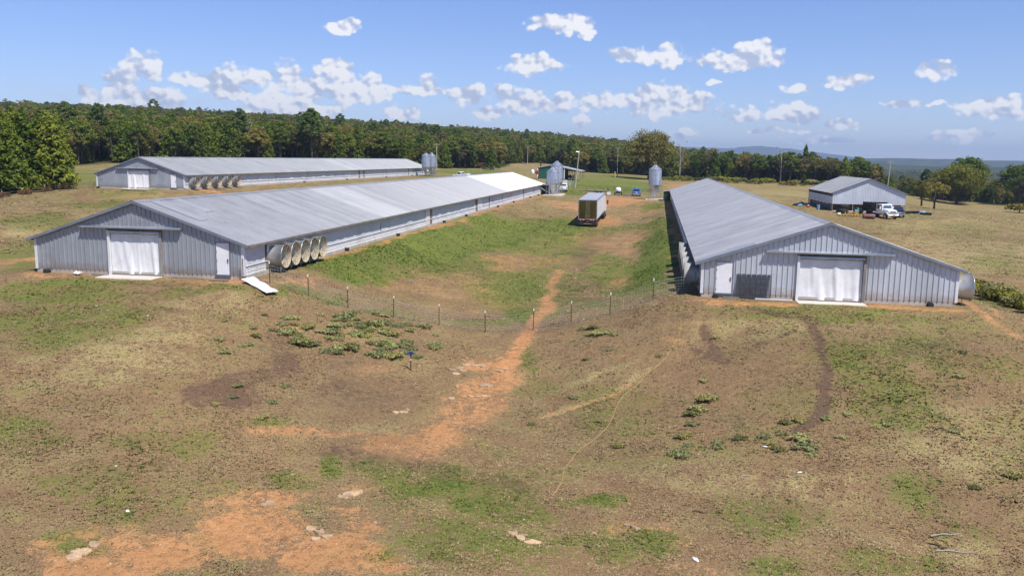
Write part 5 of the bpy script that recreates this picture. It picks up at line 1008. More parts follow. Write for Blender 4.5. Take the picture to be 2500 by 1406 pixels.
ROCKS = [(-9.79,40.73,0.45,0.3),(-9.54,41.2,0.5,0.35),(-9.31,41.69,0.4,0.3),(-9.04,41.82,0.35,0.25),(-8.71,41.9,0.35,0.25),(-8.42,41.73,0.3,0.22),(-9.56,40.4,0.4,0.25),(-9.29,40.88,0.35,0.25),(-7.42,41.13,0.45,0.2),(-7.22,41.57,0.35,0.18),(-7.9,39.22,0.5,0.4),(-7.58,39.1,0.3,0.2),(-7.82,37.67,0.35,0.2),(-7.5,37.71,0.5,0.15),(-8.17,37.68,0.4,0.15),(-8.91,36.87,0.3,0.2),(-9.04,38.54,0.2,0.15),(-10.4,34.29,0.4,0.25),(-10.68,34.03,0.25,0.2),(-10.32,34.64,0.2,0.15),(-9.47,42.59,0.25,0.2),(-9.58,42.31,0.2,0.2),(-8.43,43.41,0.22,0.18),(-7.98,42.8,0.2,0.15),(-9.72,26.03,0.55,0.3),(-9.88,25.71,0.35,0.2),(-9.54,26.22,0.3,0.22),(-3.94,24.31,0.35,0.22),(-3.66,23.99,0.3,0.25),(-3.28,23.9,0.45,0.3),(-3.57,24.35,0.25,0.15),(-11.87,24.47,0.45,0.25),(-11.99,24.29,0.3,0.2),(-15.6,20.39,0.5,0.4),(-15.62,20.06,0.4,0.3),(-15.46,20.73,0.35,0.25),(-9.95,23.21,0.3,0.25),(-9.6,22.99,0.35,0.25),(-9.28,22.82,0.3,0.2),(-9.56,22.57,0.25,0.2),(-0.54,25.52,0.2,0.15),(-0.35,25.42,0.15,0.12),(-0.21,25.38,0.2,0.15),(-11.01,39.79,0.15,0.12),(-11.48,40.51,0.15,0.12)]
WEEDS = [(-17.82,41.86,0.5),(-18.36,40.26,0.4),(-17.96,40.09,0.4),(-18.78,40.7,0.35),(-18.82,39.72,0.35),(-19.61,39.17,0.25),(-19.08,38.36,0.3),(-21.24,39.29,0.25),(-20.03,36.56,0.3),(-19.15,35.32,0.35),(-18.79,37.08,0.3),(-19.02,36.71,0.25),(-20.1,41.36,0.25),(-15.54,33.72,0.35),(-16.74,31.4,0.35),(-17.0,32.41,0.3),(-15.25,31.88,0.3),(-16.93,30.43,0.25),(-14.95,30.33,0.35),(-14.55,30.63,0.25),(-2.78,45.77,0.5),(-2.46,45.97,0.45),(-3.21,47.09,0.4),(-3.79,47.25,0.4),(-3.34,45.82,0.3),(-1.98,45.35,0.3),(-2.08,43.25,0.25),(-3.25,42.29,0.2),(0.41,41.65,0.35),(2.41,38.19,0.35),(2.4,36.07,0.45),(2.04,35.33,0.5),(1.77,34.92,0.45),(2.66,36.26,0.35),(1.42,36.27,0.2),(1.75,34.08,0.3),(1.56,33.13,0.3),(1.27,32.96,0.25),(1.06,31.52,0.4),(1.33,31.28,0.4),(1.54,32.24,0.3),(4.41,32.5,0.35),(4.53,32.01,0.3),(5.07,32.76,0.35),(5.67,32.24,0.4),(5.72,31.61,0.4),(5.86,31.1,0.35),(5.25,33.58,0.3),(5.81,33.7,0.3),(7.74,34.25,0.3),(6.84,33.9,0.3),(7.15,32.35,0.35),(-1.11,32.21,0.25),(-2.82,31.73,0.25),(-2.01,34.88,0.25),(-3.39,37.5,0.2),(4.12,32.35,0.2),(3.53,32.46,0.25),(2.64,32.37,0.25),(2.62,31.88,0.25),(4.77,31.54,0.35),(-12.58,43.28,0.2),(-11.85,41.63,0.3),(-12.55,40.73,0.3),(-13.97,46.71,0.3),(-11.97,45.84,0.25),(10.63,28.89,0.3),(12.04,29.5,0.35),(8.56,33.13,0.35),(8.96,33.28,0.3),(11.15,32.64,0.3),(12.73,37.39,0.35),(-4.85,34.66,0.2),(14.19,44.58,0.2),(13.84,40.46,0.25),(3.53,41.8,0.2),(3.12,43.03,0.2),(-13.82,42.05,0.49),(-11.44,43.57,0.53),(-18.25,40.08,0.53),(-13.22,40.88,0.31),(-15.97,44.27,0.43),(-16.01,47.29,0.34),(-15.66,38.98,0.49),(-16.7,39.06,0.32),(-15.37,46.64,0.28),(-12.97,46.85,0.54),(-14.5,41.86,0.34),(-11.57,44.04,0.54),(-16.98,44.27,0.32),(-18.47,41.31,0.44),(-16.66,42.86,0.5),(-15.71,43.85,0.41),(-12.68,41.94,0.28),(-13.45,45.7,0.44),(-16.58,39.52,0.53),(-16.08,41.74,0.49),(-17.11,39.01,0.5),(-15.98,41.15,0.53),(-15.29,39.32,0.43),(-16.82,42.69,0.33),(-18.8,42.32,0.47),(-15.14,43.59,0.34),(-13.77,41.13,0.4),(-16.9,45.59,0.53),(-18.16,39.95,0.51),(-17.01,39.22,0.54),(-13.63,41.66,0.31),(-16.53,44.92,0.51),(-16.62,41.77,0.55),(-15.49,42.51,0.48),(-15.79,44.01,0.39),(-17.79,41.39,0.55),(-11.57,44.68,0.41),(-17.33,44.64,0.35),(-12.4,41.96,0.38),(-12.56,42.6,0.47),(-13.48,42.12,0.38),(-14.32,45.95,0.41),(-12.88,43.22,0.36),(-11.64,44.45,0.44),(-18.17,39.56,0.35),(-14.08,44.2,0.5),(-13.49,41.68,0.37),(-13.68,42.2,0.5),(-15.39,39.82,0.51),(-12.82,40.68,0.54),(-14.97,42.7,0.32),(-11.87,41.74,0.41),(-13.37,42.53,0.48),(-16.66,39.22,0.44),(-14.2,44.43,0.45),(-12.98,43.68,0.47),(-19.09,41.93,0.4),(-14.9,46.16,0.47),(-15.49,47.41,0.41),(-18.17,44.08,0.32),(-17.24,43.88,0.33),(-18.21,40.12,0.38),(-14.21,42.94,0.34),(-16.32,43.61,0.39),(-17.25,45.3,0.45),(-17.65,40.01,0.37),(-13.58,40.2,0.5),(-14.98,40.3,0.45),(-16.98,44.48,0.44),(-13.69,40.11,0.54),(-14.8,44.64,0.52),(-14.48,42.5,0.32),(-13.37,40.84,0.38),(-16.28,44.16,0.36),(-15.13,45.29,0.54),(-15.38,43.32,0.37),(-16.62,41.57,0.31),(-14.45,43.96,0.36),(-12.48,42.21,0.28),(-15.52,44.68,0.53),(-13.77,46.6,0.35),(-16.29,40.87,0.41),(-13.96,43.08,0.48),(-17.02,39.01,0.36),(-15.33,44.14,0.36),(-15.04,43.19,0.38),(-13.31,43.88,0.29),(-16.88,41.47,0.53)]
def rock(i, x, y, w, d):
    g = np.random.default_rng(i+50); n = 9; a0 = g.uniform(0, 6.28); th = .05+.05*g.uniform()
    top = [(w*.5*(1+.3*g.uniform(-1, 1))*math.cos(2*math.pi*k/n), d*.6*(1+.3*g.uniform(-1, 1))*math.sin(2*math.pi*k/n), th*(.75+.4*g.uniform())) for k in range(n)]
    bot = [(p[0]*1.12, p[1]*1.12, -.12) for p in top]; o = MB(); o.add(bot+top+[(0, 0, th)], [(k, (k+1) % n, n+(k+1) % n, n+k) for k in range(n)]+[(n+k, n+(k+1) % n, 2*n) for k in range(n)])
    ob = o.build('flat_rock', M_ROCK, bevel=.012); ob.location = (x, y, gz(x, y)-.02); ob.rotation_euler = (g.uniform(-.06, .06), g.uniform(-.06, .06), g.uniform(-.5, .5))
    near = 'ditch' if y > 34 else 'foreground'
    tag(ob, {'ditch': 'flat pale sandstone slab bedded in the ditch bottom', 'foreground': 'flat sandstone slab showing in the bare foreground clay'}[near], 'rock', {'ditch': 'sandstone slabs in the ditch', 'foreground': 'sandstone slabs in the foreground'}[near])
for i, (x, y, w, d) in enumerate(ROCKS): rock(i, x, y, w, d)
def stick(label, x, y, l, rz, m):
    g = gz(x, y); ob = MB().tube([(-l/2, 0, .02), (-l*.1, .03, .05), (l*.2, -.01, .04), (l/2, .04, .06)], [.018, .016, .014, .008], 6).build('dry_stick', m); ob.location = (x, y, g); ob.rotation_euler = (0, 0, rz); tag(ob, label, 'stick')
stick('pale dry stick in the grass at the lower right', 8.88, 25.91, 1.0, 0.25, M_BARKP)
stick('long straight pale stick below the other at lower right', 8.85, 25.06, 1.0, -0.05, M_BARKP)
stick('dark fallen stick in grass at the bottom centre right', 1.76, 26.80, 0.5, -0.3, M_BARK)
stick('pale forked twig on the grass right of centre', 3.43, 29.58, 0.4, 0.3, M_BARKP)
stick('dark short stick on bare soil at bottom centre', -1.62, 23.97, 0.3, -0.4, M_BARK)
stick('thin dark twig among dry grass at the far lower right', 8.50, 25.38, 0.5, -0.7, M_BARK)
# ---------------------------------------------------------------- foliage
def leaf_material(name, dark, light, warm=None, trans=.25):
    m, nt, b = _new(name)
    at = nt.nodes.new('ShaderNodeAttribute'); at.attribute_name = 'tint'
    oi = nt.nodes.new('ShaderNodeObjectInfo')
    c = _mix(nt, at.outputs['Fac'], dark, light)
    if warm: c = _mix(nt, _math(nt, 'MULTIPLY', _range(nt, oi.outputs['Random'], .45, 1.0), .75), c, warm)
    c = _mix(nt, 1., c, _mix(nt, _noise(nt, _pos(nt), .35, 2), (.74, .75, .72), (1.28, 1.26, 1.05)), 'MULTIPLY')
    c = _mix(nt, 1., c, _mix(nt, oi.outputs['Random'], (.72, .74, .75), (1.32, 1.28, 1.2)), 'MULTIPLY')
    nt.links.new(c, b.inputs['Base Color']); b.inputs['Roughness'].default_value = .7; b.inputs['Specular IOR Level'].default_value = .2
    tr = nt.nodes.new('ShaderNodeBsdfTranslucent'); nt.links.new(c, tr.inputs[0]); mx = nt.nodes.new('ShaderNodeMixShader'); mx.inputs[0].default_value = trans
    nt.links.new(b.outputs[0], mx.inputs[1]); nt.links.new(tr.outputs[0], mx.inputs[2]); nt.links.new(mx.outputs[0], nt.nodes['Material Output'].inputs[0])
    return m
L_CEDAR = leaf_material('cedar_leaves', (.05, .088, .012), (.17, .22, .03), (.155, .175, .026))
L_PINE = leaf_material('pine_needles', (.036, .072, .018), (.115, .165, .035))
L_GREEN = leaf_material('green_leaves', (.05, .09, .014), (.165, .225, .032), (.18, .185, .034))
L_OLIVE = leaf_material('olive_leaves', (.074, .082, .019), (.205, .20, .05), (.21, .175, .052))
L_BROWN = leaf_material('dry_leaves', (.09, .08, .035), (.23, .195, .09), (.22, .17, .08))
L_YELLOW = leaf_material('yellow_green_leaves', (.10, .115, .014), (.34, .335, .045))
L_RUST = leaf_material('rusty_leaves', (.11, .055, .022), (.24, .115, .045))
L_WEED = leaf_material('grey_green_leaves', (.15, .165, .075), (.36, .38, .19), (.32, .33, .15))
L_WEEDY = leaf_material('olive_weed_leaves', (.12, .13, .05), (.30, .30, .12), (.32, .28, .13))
def leaf_quads(cent, nrm, size, rng, aspect=1.6):
    """small leaf faces at points, tilted about outward directions"""
    n = len(cent); t = rng.normal(size=(n, 3)); nr = nrm+rng.normal(size=(n, 3))*.55; nr /= np.linalg.norm(nr, axis=1)[:, None]+1e-9
    a = np.cross(nr, t); a /= np.linalg.norm(a, axis=1)[:, None]+1e-9; b = np.cross(nr, a)
    s = size*rng.uniform(.6, 1.3, n); a = a*(s*aspect/2)[:, None]; b = b*(s/2)[:, None]
    V = np.stack([cent-a, cent-b*.9+a*.1, cent+a, cent+b*.9+a*.1], 1).reshape(-1, 3)
    return V, np.arange(4*n).reshape(n, 4)
def crown_mesh(name, lobes, per, size, mat, seed, aspect=1.6, droop=0.):
    """lobes: (x, y, z, rx, rz); leaves fill the outer shell of every lobe"""
    rng = np.random.default_rng(seed); Cs = []; Ns = []; T = []
    for (x, y, z, rx, rz) in lobes:
        k = max(6, int(per*rng.uniform(.7, 1.3))); d = rng.normal(size=(k, 3)); d /= np.linalg.norm(d, axis=1)[:, None]
        d[:, 2] = np.where(d[:, 2] < -.35, -d[:, 2], d[:, 2])
        r = rng.uniform(.45, 1.08, k)[:, None]; p = d*r*np.array([rx, rx, rz])+np.array([x, y, z]); Cs.append(p); Ns.append(d)
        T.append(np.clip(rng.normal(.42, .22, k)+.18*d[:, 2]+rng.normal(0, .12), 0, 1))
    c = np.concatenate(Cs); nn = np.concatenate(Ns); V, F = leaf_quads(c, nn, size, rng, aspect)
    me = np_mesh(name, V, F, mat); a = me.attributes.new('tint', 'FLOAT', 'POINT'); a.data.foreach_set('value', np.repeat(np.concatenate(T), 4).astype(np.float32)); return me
def trunk_mesh(name, h, r, limbs, mat, lean=(0, 0)):
    o = MB(); o.tube([(0, 0, -.4), (lean[0]*.1, lean[1]*.1, h*.25), (lean[0]*.5, lean[1]*.5, h*.6), (lean[0], lean[1], h)], [r*1.25, r, r*.7, r*.25], 8)
    for (z0, x, y, z1, rr) in limbs:
        f = z0/h; b = (lean[0]*f*.8, lean[1]*f*.8, z0); m = (b[0]+x*.5, b[1]+y*.5, z0+(z1-z0)*.38)
        o.tube([b, m, (b[0]+x, b[1]+y, z1)], [rr, rr*.7, rr*.2], 5)
    return o.mesh(name, mat, True)
KINDS = {}
def make_kinds():
    rg = random.Random(3)
    def cedar(i):
        h = 1.0*(8.5+i*1.2); L = []; R0 = 2.3+.25*i
        for k in range(95):
            f = k/95; z = h*(.06+.94*f); rad = R0*(1-f)**.62*(1+.12*math.sin(k*.9)); a = k*2.4+rg.uniform(-.4, .4); q = rad*rg.uniform(.45, 1.0)
            L.append((q*math.cos(a), q*math.sin(a), z, .38+.5*(1-f)*rg.uniform(.6, 1.2), .42+.3*(1-f)))
        L.append((0, 0, h*1.02, .22, .6))
        return (trunk_mesh('trunk', h*.9, .17, [], M_BARK), crown_mesh('crown', L, 44, .27, L_CEDAR, 100+i, 2.0), h)
    def pine(i):
        h = 14.+i*1.5; L = []; lim = []
        for k in range(34):
            f = k/34; z = h*(.52+.46*f); rad = (2.6+.4*i)*math.sin(math.pi*(.22+.72*f))**.8; a = k*2.4+rg.uniform(-.5, .5); q = rad*rg.uniform(.5, 1.0)
            L.append((q*math.cos(a), q*math.sin(a), z, .8*rg.uniform(.7, 1.2), .55)); 
            if k % 3 == 0: lim.append((z-.9, q*math.cos(a)*.9, q*math.sin(a)*.9, z, .07))
        L.append((0, 0, h*1.0, .9, .6))
        return (trunk_mesh('trunk', h, .22, lim, M_BARK), crown_mesh('crown', L, 115, .26, L_PINE, 200+i, 2.4), h)
    def broad(i, mat, h, R0, low=.22, nl=70, per=62, size=.30, gap=0.):
        L = []; lim = []
        for k in range(nl):
            d = np.random.default_rng(900+i*100+k).normal(size=3); d /= np.linalg.norm(d); d[2] = abs(d[2])*.9-.12 if rg.random() < .72 else d[2]*.7
            q = rg.uniform(.55, 1.0); c = (d[0]*R0*q, d[1]*R0*q, h*(low+.40)+d[2]*h*(.56-low*.3)*q)
            if gap and rg.random() < gap: continue
            s = R0*rg.uniform(.17, .33); L.append((c[0], c[1], max(c[2], h*low*.8), s, s*.78))
            if k % 4 == 0: lim.append((h*(low*.6+.25*rg.random()), c[0]*.9, c[1]*.9, c[2], .05+.02*R0*.3))
        return (trunk_mesh('trunk', h*.82, .12+.035*R0, lim, M_BARK, (rg.uniform(-.4, .4), rg.uniform(-.4, .4))), crown_mesh('crown', L, per, size, mat, 300+i), h)
    KINDS['cedar'] = [cedar(i) for i in range(4)]
    KINDS['pine'] = [pine(i) for i in range(2)]
    KINDS['green'] = [broad(1, L_GREEN, 11, 3.3), broad(2, L_GREEN, 12.5, 3.8), broad(3, L_GREEN, 9.5, 3.0)]
    KINDS['olive'] = [broad(4, L_OLIVE, 11, 3.4), broad(5, L_OLIVE, 12, 3.6, .25, 60, 55, .3, .15), broad(6, L_OLIVE, 9.5, 3.1)]
    KINDS['brown'] = [broad(7, L_BROWN, 10.5, 3.1, .25, 60, 50, .3, .2), broad(8, L_BROWN, 11.5, 3.3, .28, 58, 42, .3, .25)]
    KINDS['oak'] = [broad(10, L_OLIVE, 19, 9.3, .16, 170, 95, .42)]
    KINDS['yellow'] = [broad(12, L_YELLOW, 12.5, 8.6, .22, 140, 80, .4)]
    KINDS['talloak'] = [broad(13, L_GREEN, 18.5, 7.2, .26, 120, 90, .42)]
    KINDS['lobed'] = [broad(14, L_GREEN, 13, 5.6, .12, 95, 80, .36), broad(15, L_OLIVE, 13, 5.4, .15, 90, 75, .36)]
    KINDS['small'] = [broad(16, L_OLIVE, 7.0, 3.6, .28, 55, 60, .28, .1)]
    def willow():
        return broad(17, L_OLIVE, 9, 4.4, .2, 90, 110, .13)
    KINDS['fine'] = [willow()]
    # bare tree
    lim = []
    for k in range(16):
        a = k*2.4; lim.append((3+k*.42, 2.4*math.cos(a)*rg.uniform(.5, 1), 2.4*math.sin(a)*rg.uniform(.5, 1), 5+k*.5, .06))
    L = [(l[1], l[2], l[3], .5, .4) for l in lim[::2]]
    KINDS['bare'] = [(trunk_mesh('trunk', 11, .2, lim, M_BARKP), crown_mesh('crown', L, 8, .22, L_BROWN, 77), 11)]
    # bushes
    def bush(mat, i, n=16, r=1.1):
        L = []
        for k in range(n):
            a = k*2.4; q = r*math.sqrt(k/n); L.append((q*math.cos(a), q*math.sin(a), r*(.35+.4*rg.random()*(1-q/r*.5)), r*.34, r*.34))
        return (trunk_mesh('stem', r*.7, .05, [(.1, .4*math.cos(k), .4*math.sin(k), r*.6, .025) for k in range(0, 6, 2)], M_BARK), crown_mesh('foliage', L, 60, .13*r+.04, mat, 500+i), r)
    KINDS['bush'] = [bush(L_WEEDY, 1), bush(L_OLIVE, 2), bush(L_YELLOW, 4)]
    KINDS['rust'] = [bush(L_RUST, 3)]
make_kinds()
def plant(kind, i, x, y, h, label, cat='tree', group=None, name='tree', parts=('trunk', 'crown'), zoff=-.1, squash=1.):
    tr, cr, hh = KINDS[kind][i % len(KINDS[kind])]; s = h/hh
    t = thing(name, label, cat, (x, y, gz(x, y)+zoff), random.uniform(0, 6.28), group); sc = (s*squash, s*squash, s)
    link(parts[0], tr, t, scale=sc); link(parts[1], cr, t, scale=sc)
    return t
# single trees that stand out
plant('oak', 0, -3.5, 329, 18.6, 'huge spreading oak with olive crown behind the single feed bin', name='oak_tree')
plant('yellow', 0, 99.6, 310.5, 12.6, 'broad low yellow-green oak at the right edge of the pasture', name='oak_tree', squash=1.0)
plant('talloak', 0, 116, 352, 15.8, 'tall dark round-topped tree rising over the right hedgerow', name='shade_tree', squash=1.2)
plant('lobed', 0, 121, 316, 14.5, 'bushy green tree standing right of the yellow-green oak', name='shade_tree', squash=1.15)
plant('lobed', 0, 132, 319, 15.5, 'bushy green tree at the far right edge of the picture', name='shade_tree', squash=1.1)
plant('small', 0, 72.3, 253.5, 6.6, 'small leaning pasture tree farther behind the equipment shed', name='pasture_tree')
plant('small', 0, 67.0, 224.5, 6.2, 'small leaning pasture tree nearer the equipment shed', name='pasture_tree')
plant('green', 1, 74, 342, 12.5, 'round green tree ending the row left of the valley view', name='shade_tree')
plant('cedar', 1, 21.5, 345, 11.5, 'pair-topped cedar standing out in the row behind the right barn', name='cedar_tree')
plant('cedar', 3, 53.0, 330, 13.6, 'pointed tall cedar in the row above the equipment shed', name='cedar_tree', squash=.8)
plant('cedar', 0, -62.9, 323, 8.5, 'dense cedar beside the utility pole at the pasture gap', name='cedar_tree', squash=1.25)
plant('green', 0, -46.5, 343, 8.5, 'single dark tree in the pasture left of the green shed', name='shade_tree', squash=.8)
plant('rust', 0, -67, 330, 2.6, 'rusty red bush at the foot of the pasture pole', 'bush', name='bush', parts=('stem', 'foliage'))
for i, (x, y, s, lb) in enumerate([(-95.5, 117.5, 1.0, 'rusty red bush at the near foot of the left cedars'), (-97.8, 129.0, 1.1, 'rusty red bush at the right corner of the left cedars'), (-94.5, 111.5, 1.0, 'rusty red bush at the left edge before the cedars'), (-96.8, 123.5, .9, 'rusty red bush midway along the left cedars')]):
    plant('rust', 0, x, y, s, lb, 'bush', name='bush', parts=('stem', 'foliage'))
plant('fine', 0, -108, 287, 13.0, 'feathery grey-green tree above the middle of the far barn roof', name='willow_tree', squash=.9)
plant('bare', 0, -131, 262, 12.5, 'pale bare forked tree in the woods above the far barn', name='bare_tree')
plant('bare', 0, -112, 282, 13.0, 'leaning pale dead tree left of the feathery tree', name='bare_tree')
plant('bare', 0, 44.0, 326, 11.5, 'thin nearly bare tree in the row behind the right barn', name='bare_tree')
plant('bare', 0, 8.5, 352, 13.5, 'bare-topped tree just right of the huge oak', name='bare_tree')
# hedge bushes right of the right barn
for i, (x, y, s) in enumerate([(22.6, 71.5, 1.0), (23.9, 69.2, 1.1), (23.0, 66.8, .9), (24.0, 65.0, 1.15), (23.3, 62.9, 1.05), (24.3, 61.5, 1.1), (23.5, 59.8, 1.0), (24.4, 58.4, 1.1), (23.6, 57.0, 1.0)]):
    plant('bush', i, x, y, s, ['farthest', 'second farthest', 'third farthest', 'fourth farthest', 'middle', 'fourth nearest', 'third nearest', 'second nearest', 'nearest'][i]+' leafy bush of the hedge right of the right barn', 'bush', 'hedge bushes', 'bush', ('stem', 'foliage'))
plant('bush', 1, 106, 275.5, 3.2, 'large grey shrub at the right edge of the pasture', 'bush', name='bush', parts=('stem', 'foliage'))
# low brush along the row behind the right barn
rr = random.Random(17)
for k in range(46):
    s = k/45; x = 2+74*s+rr.uniform(-1, 1); y = 334-16*s+rr.uniform(-7, 5)-12*math.sin(3.1*s)
    plant('bush', rr.randrange(3), x, y, rr.uniform(1.1, 2.2), 'low olive brush below the tree row behind the right barn', 'bush', 'brush below the right tree row', 'bush', ('stem', 'foliage'))
# ---------------------------------------------------------------- woods: the nearest trees one by one, the rest as one mass
def scatter_woods():
    rng = np.random.default_rng(5); pts = []
    def fill(x0, x1, y0, y1, step, jit, far):
        xs, ys = np.meshgrid(np.arange(x0, x1, step), np.arange(y0, y1, step)); X = xs.ravel()+rng.uniform(-jit, jit, xs.size)*step; Y = ys.ravel()+rng.uniform(-jit, jit, xs.size)*step
        k = in_woods(X, Y); return X[k], Y[k]
    out = []
    for (x0, x1, y0, y1, step) in ((-230, 200, 90, 480, 4.1), (-700, 420, 480, 1000, 7.0), (-700, 700, 1000, 1400, 12), (160, 1100, 320, 2500, 17)):
        X, Y = fill(x0, x1, y0, y1, step, .42, 0); out.append(np.stack([X, Y, np.full_like(X, step)], 1))
    P = np.concatenate(out)
    # keep what the place shows: a wedge in front of the farmyard
    az = np.arctan2(P[:, 0], P[:, 1]); P = P[(az > -.78) & (az < .52)]
    r = np.hypot(P[:, 0], P[:, 1]); P = P[np.argsort(r)]
    return P
WP = scatter_woods()
def zone(x, y):
    if y < 172 and x < -90: return 'left'
    if x < -78: return 'farbarn'
    if x < -20: return 'green'
    if x < 95: return 'row'
    return 'valley'
rng = np.random.default_rng(8); indiv = []; mass = []
cnt = {}
dep = np.zeros(len(WP)); alive = np.ones(len(WP), bool); dd = np.hypot(WP[:, 0], WP[:, 1])
for q in (6, 12, 18, 26, 36):                                  # how deep inside the wood a tree stands, seen from the yard
    alive &= in_woods(WP[:, 0]*(1-q/dd), WP[:, 1]*(1-q/dd)); dep = np.where(alive, q, dep)
for (x, y, st), dp in zip(WP, dep):
    z = zone(x, y); cnt[z] = cnt.get(z, 0)
    cap = {'left': 80, 'farbarn': 110, 'green': 36, 'row': 60, 'valley': 14}[z]; lim = {'left': 40, 'farbarn': 18, 'green': 13, 'row': 13, 'valley': 13}[z]
    if dp < lim and cnt[z] < cap and y < 470: cnt[z] += 1; indiv.append((x, y, z))
    else: mass.append((x, y, st))
LAB = {'left': ('cedar in the left clump', 'cedars at the left edge'), 'farbarn': ('tree in the woods behind the far barn', 'woods behind the far barn'), 'green': ('tree in the woods behind the green shed', 'woods behind the green shed'), 'row': ('tree in the row behind the right barn', 'tree row behind the right barn'), 'valley': ('tree at the edge of the right valley woods', 'right valley woods')}
KW = {'cedar': 'dark green conical', 'pine': 'tall round-topped pine', 'green': 'leafy green', 'olive': 'olive green', 'brown': 'dry brown-leaved', 'bare': 'pale bare'}
for (x, y, z) in indiv:
    u = rng.uniform()
    if z == 'left': k = 'cedar' if u < .93 else 'olive'
    elif z == 'farbarn': k = 'cedar' if u < .42 else 'green' if u < .63 else 'olive' if u < .87 else 'brown' if u < .965 else 'pine'
    elif z == 'green': k = 'olive' if u < .4 else 'green' if u < .6 else 'brown' if u < .8 else 'cedar'
    elif z == 'row': k = 'olive' if u < .34 else 'green' if u < .62 else 'cedar' if u < .84 else 'brown' if u < .94 else 'bare'
    else: k = 'green' if u < .6 else 'olive'
    h = {'cedar': rng.uniform(7.5, 11.5), 'pine': rng.uniform(13, 16), 'green': rng.uniform(8, 12), 'olive': rng.uniform(8, 12), 'brown': rng.uniform(7.5, 11), 'bare': rng.uniform(9, 11)}[k]
    if z == 'left': h = rng.uniform(9, 13.5)
    if z == 'farbarn': h *= 1.02
    if z == 'row': h *= .95
    if z == 'valley': h *= .7
    base, grp = LAB[z]; azv = math.atan2(x, y)
    where = {'farbarn': [(-.62, ', left of it'), (-.50, ', above its gable'), (-.40, ', above its roof left'), (-.30, ', above its roof right'), (9, ', near its feed bins')], 'row': [(.04, ', beside the big oak'), (.12, ', above the far roof end'), (9, ', nearer the equipment shed')],
             'left': [(-.70, ', at the picture edge'), (-.66, ', amid the clump'), (9, ', at the clump right side')], 'green': [(-.13, ', left of the pasture gap'), (9, ', right of the pasture gap')], 'valley': [(9, '')]}[z]
    base += next(t for lim, t in where if azv < lim)
    lab = (KW[k]+' '+base) if not (k == 'cedar' and z == 'left') else KW[k]+' '+base
    if k == 'pine': lab = lab.replace('pine tree', 'pine')
    plant(k, int(rng.integers(9)), x, y, h, lab, 'tree', grp+', '+k, {'cedar': 'cedar_tree', 'pine': 'pine_tree', 'bare': 'bare_tree'}.get(k, 'broadleaf_tree'), squash=rng.uniform(.9, 1.2))
def forest_mass(pts):
    """the rest of the woods: one object, trees instanced on points"""
    P = np.array([p[:2] for p in pts]); st = np.array([p[2] for p in pts]); n = len(P); rg = np.random.default_rng(4)
    me = bpy.data.meshes.new('forest'); V = np.c_[P, ground_z(P[:, 0], P[:, 1])-.3]; me.vertices.add(n); me.vertices.foreach_set('co', V.astype(np.float32).ravel())
    far = st > 5
    kinds = [('cedar', 0), ('cedar', 2), ('green', 0), ('green', 1), ('olive', 0), ('olive', 1), ('brown', 0), ('pine', 0)]
    w1 = np.array([.17, .17, .15, .14, .16, .12, .075, .012]); w2 = np.array([.05, .05, .23, .22, .21, .16, .075, .006])
    idx = np.where(far, rg.choice(8, n, p=w2/w2.sum()), rg.choice(8, n, p=w1/w1.sum())).astype(np.int32)
    base = np.array([KINDS[k][i][2] for k, i in kinds]); h = rg.choice([.75, .9, 1., 1.1, 1.2], n)*rg.uniform(8.2, 10.6, n)*np.where(P[:, 0] > 76, .66, 1); h = np.where(idx == 7, h*1.4, h); sc = h/base[idx]
    a = me.attributes.new('kind_index', 'INT', 'POINT'); a.data.foreach_set('value', idx)
    wide = np.where(st > 10, 1.9, np.where(far, 1.3, 1.1))
    a = me.attributes.new('tree_scale', 'FLOAT_VECTOR', 'POINT'); a.data.foreach_set('vector', np.stack([sc*wide, sc*wide, sc], 1).astype(np.float32).ravel())
    a = me.attributes.new('tree_turn', 'FLOAT', 'POINT'); a.data.foreach_set('value', rg.uniform(0, 6.28, n).astype(np.float32))
    ob = link('forest', me); tag(ob, 'mixed green and brown woods covering the hill and valley', 'forest', None, 'stuff')
    ng = bpy.data.node_groups.new('forest', 'GeometryNodeTree'); ng.interface.new_socket('Geometry', in_out='INPUT', socket_type='NodeSocketGeometry'); ng.interface.new_socket('Geometry', in_out='OUTPUT', socket_type='NodeSocketGeometry')
    N = ng.nodes.new; L = ng.links.new; gi = N('NodeGroupInput'); go = N('NodeGroupOutput'); iop = N('GeometryNodeInstanceOnPoints'); g2i = N('GeometryNodeJoinGeometry')
    m2p = N('GeometryNodeMeshToPoints'); L(gi.outputs[0], m2p.inputs[0])
    objs = {}
    for o in COL.objects:
        if o.type == 'MESH' and o.parent and o.name.startswith('crown'): objs.setdefault(o.data.name, o)
    for k, i in reversed(kinds):
        oi = N('GeometryNodeObjectInfo'); oi.transform_space = 'ORIGINAL'; oi.inputs['As Instance'].default_value = True
        src = objs.get(KINDS[k][i][1].name)
        if src is None: src = next(iter(objs.values()))
        oi.inputs['Object'].default_value = src; L(oi.outputs['Geometry'], g2i.inputs[0])
    def attr(nm, tp):
        q = N('GeometryNodeInputNamedAttribute'); q.data_type = tp; q.inputs[0].default_value = nm; return q.outputs[0]
    L(m2p.outputs[0], iop.inputs['Points']); L(g2i.outputs[0], iop.inputs['Instance']); iop.inputs['Pick Instance'].default_value = True
    L(attr('kind_index', 'INT'), iop.inputs['Instance Index']); L(attr('tree_scale', 'FLOAT_VECTOR'), iop.inputs['Scale'])
    cx = N('ShaderNodeCombineXYZ'); L(attr('tree_turn', 'FLOAT'), cx.inputs[2]); L(cx.outputs[0], iop.inputs['Rotation'])
    L(iop.outputs[0], go.inputs[0]); md = ob.modifiers.new('forest', 'NODES'); md.node_group = ng
forest_mass(mass)
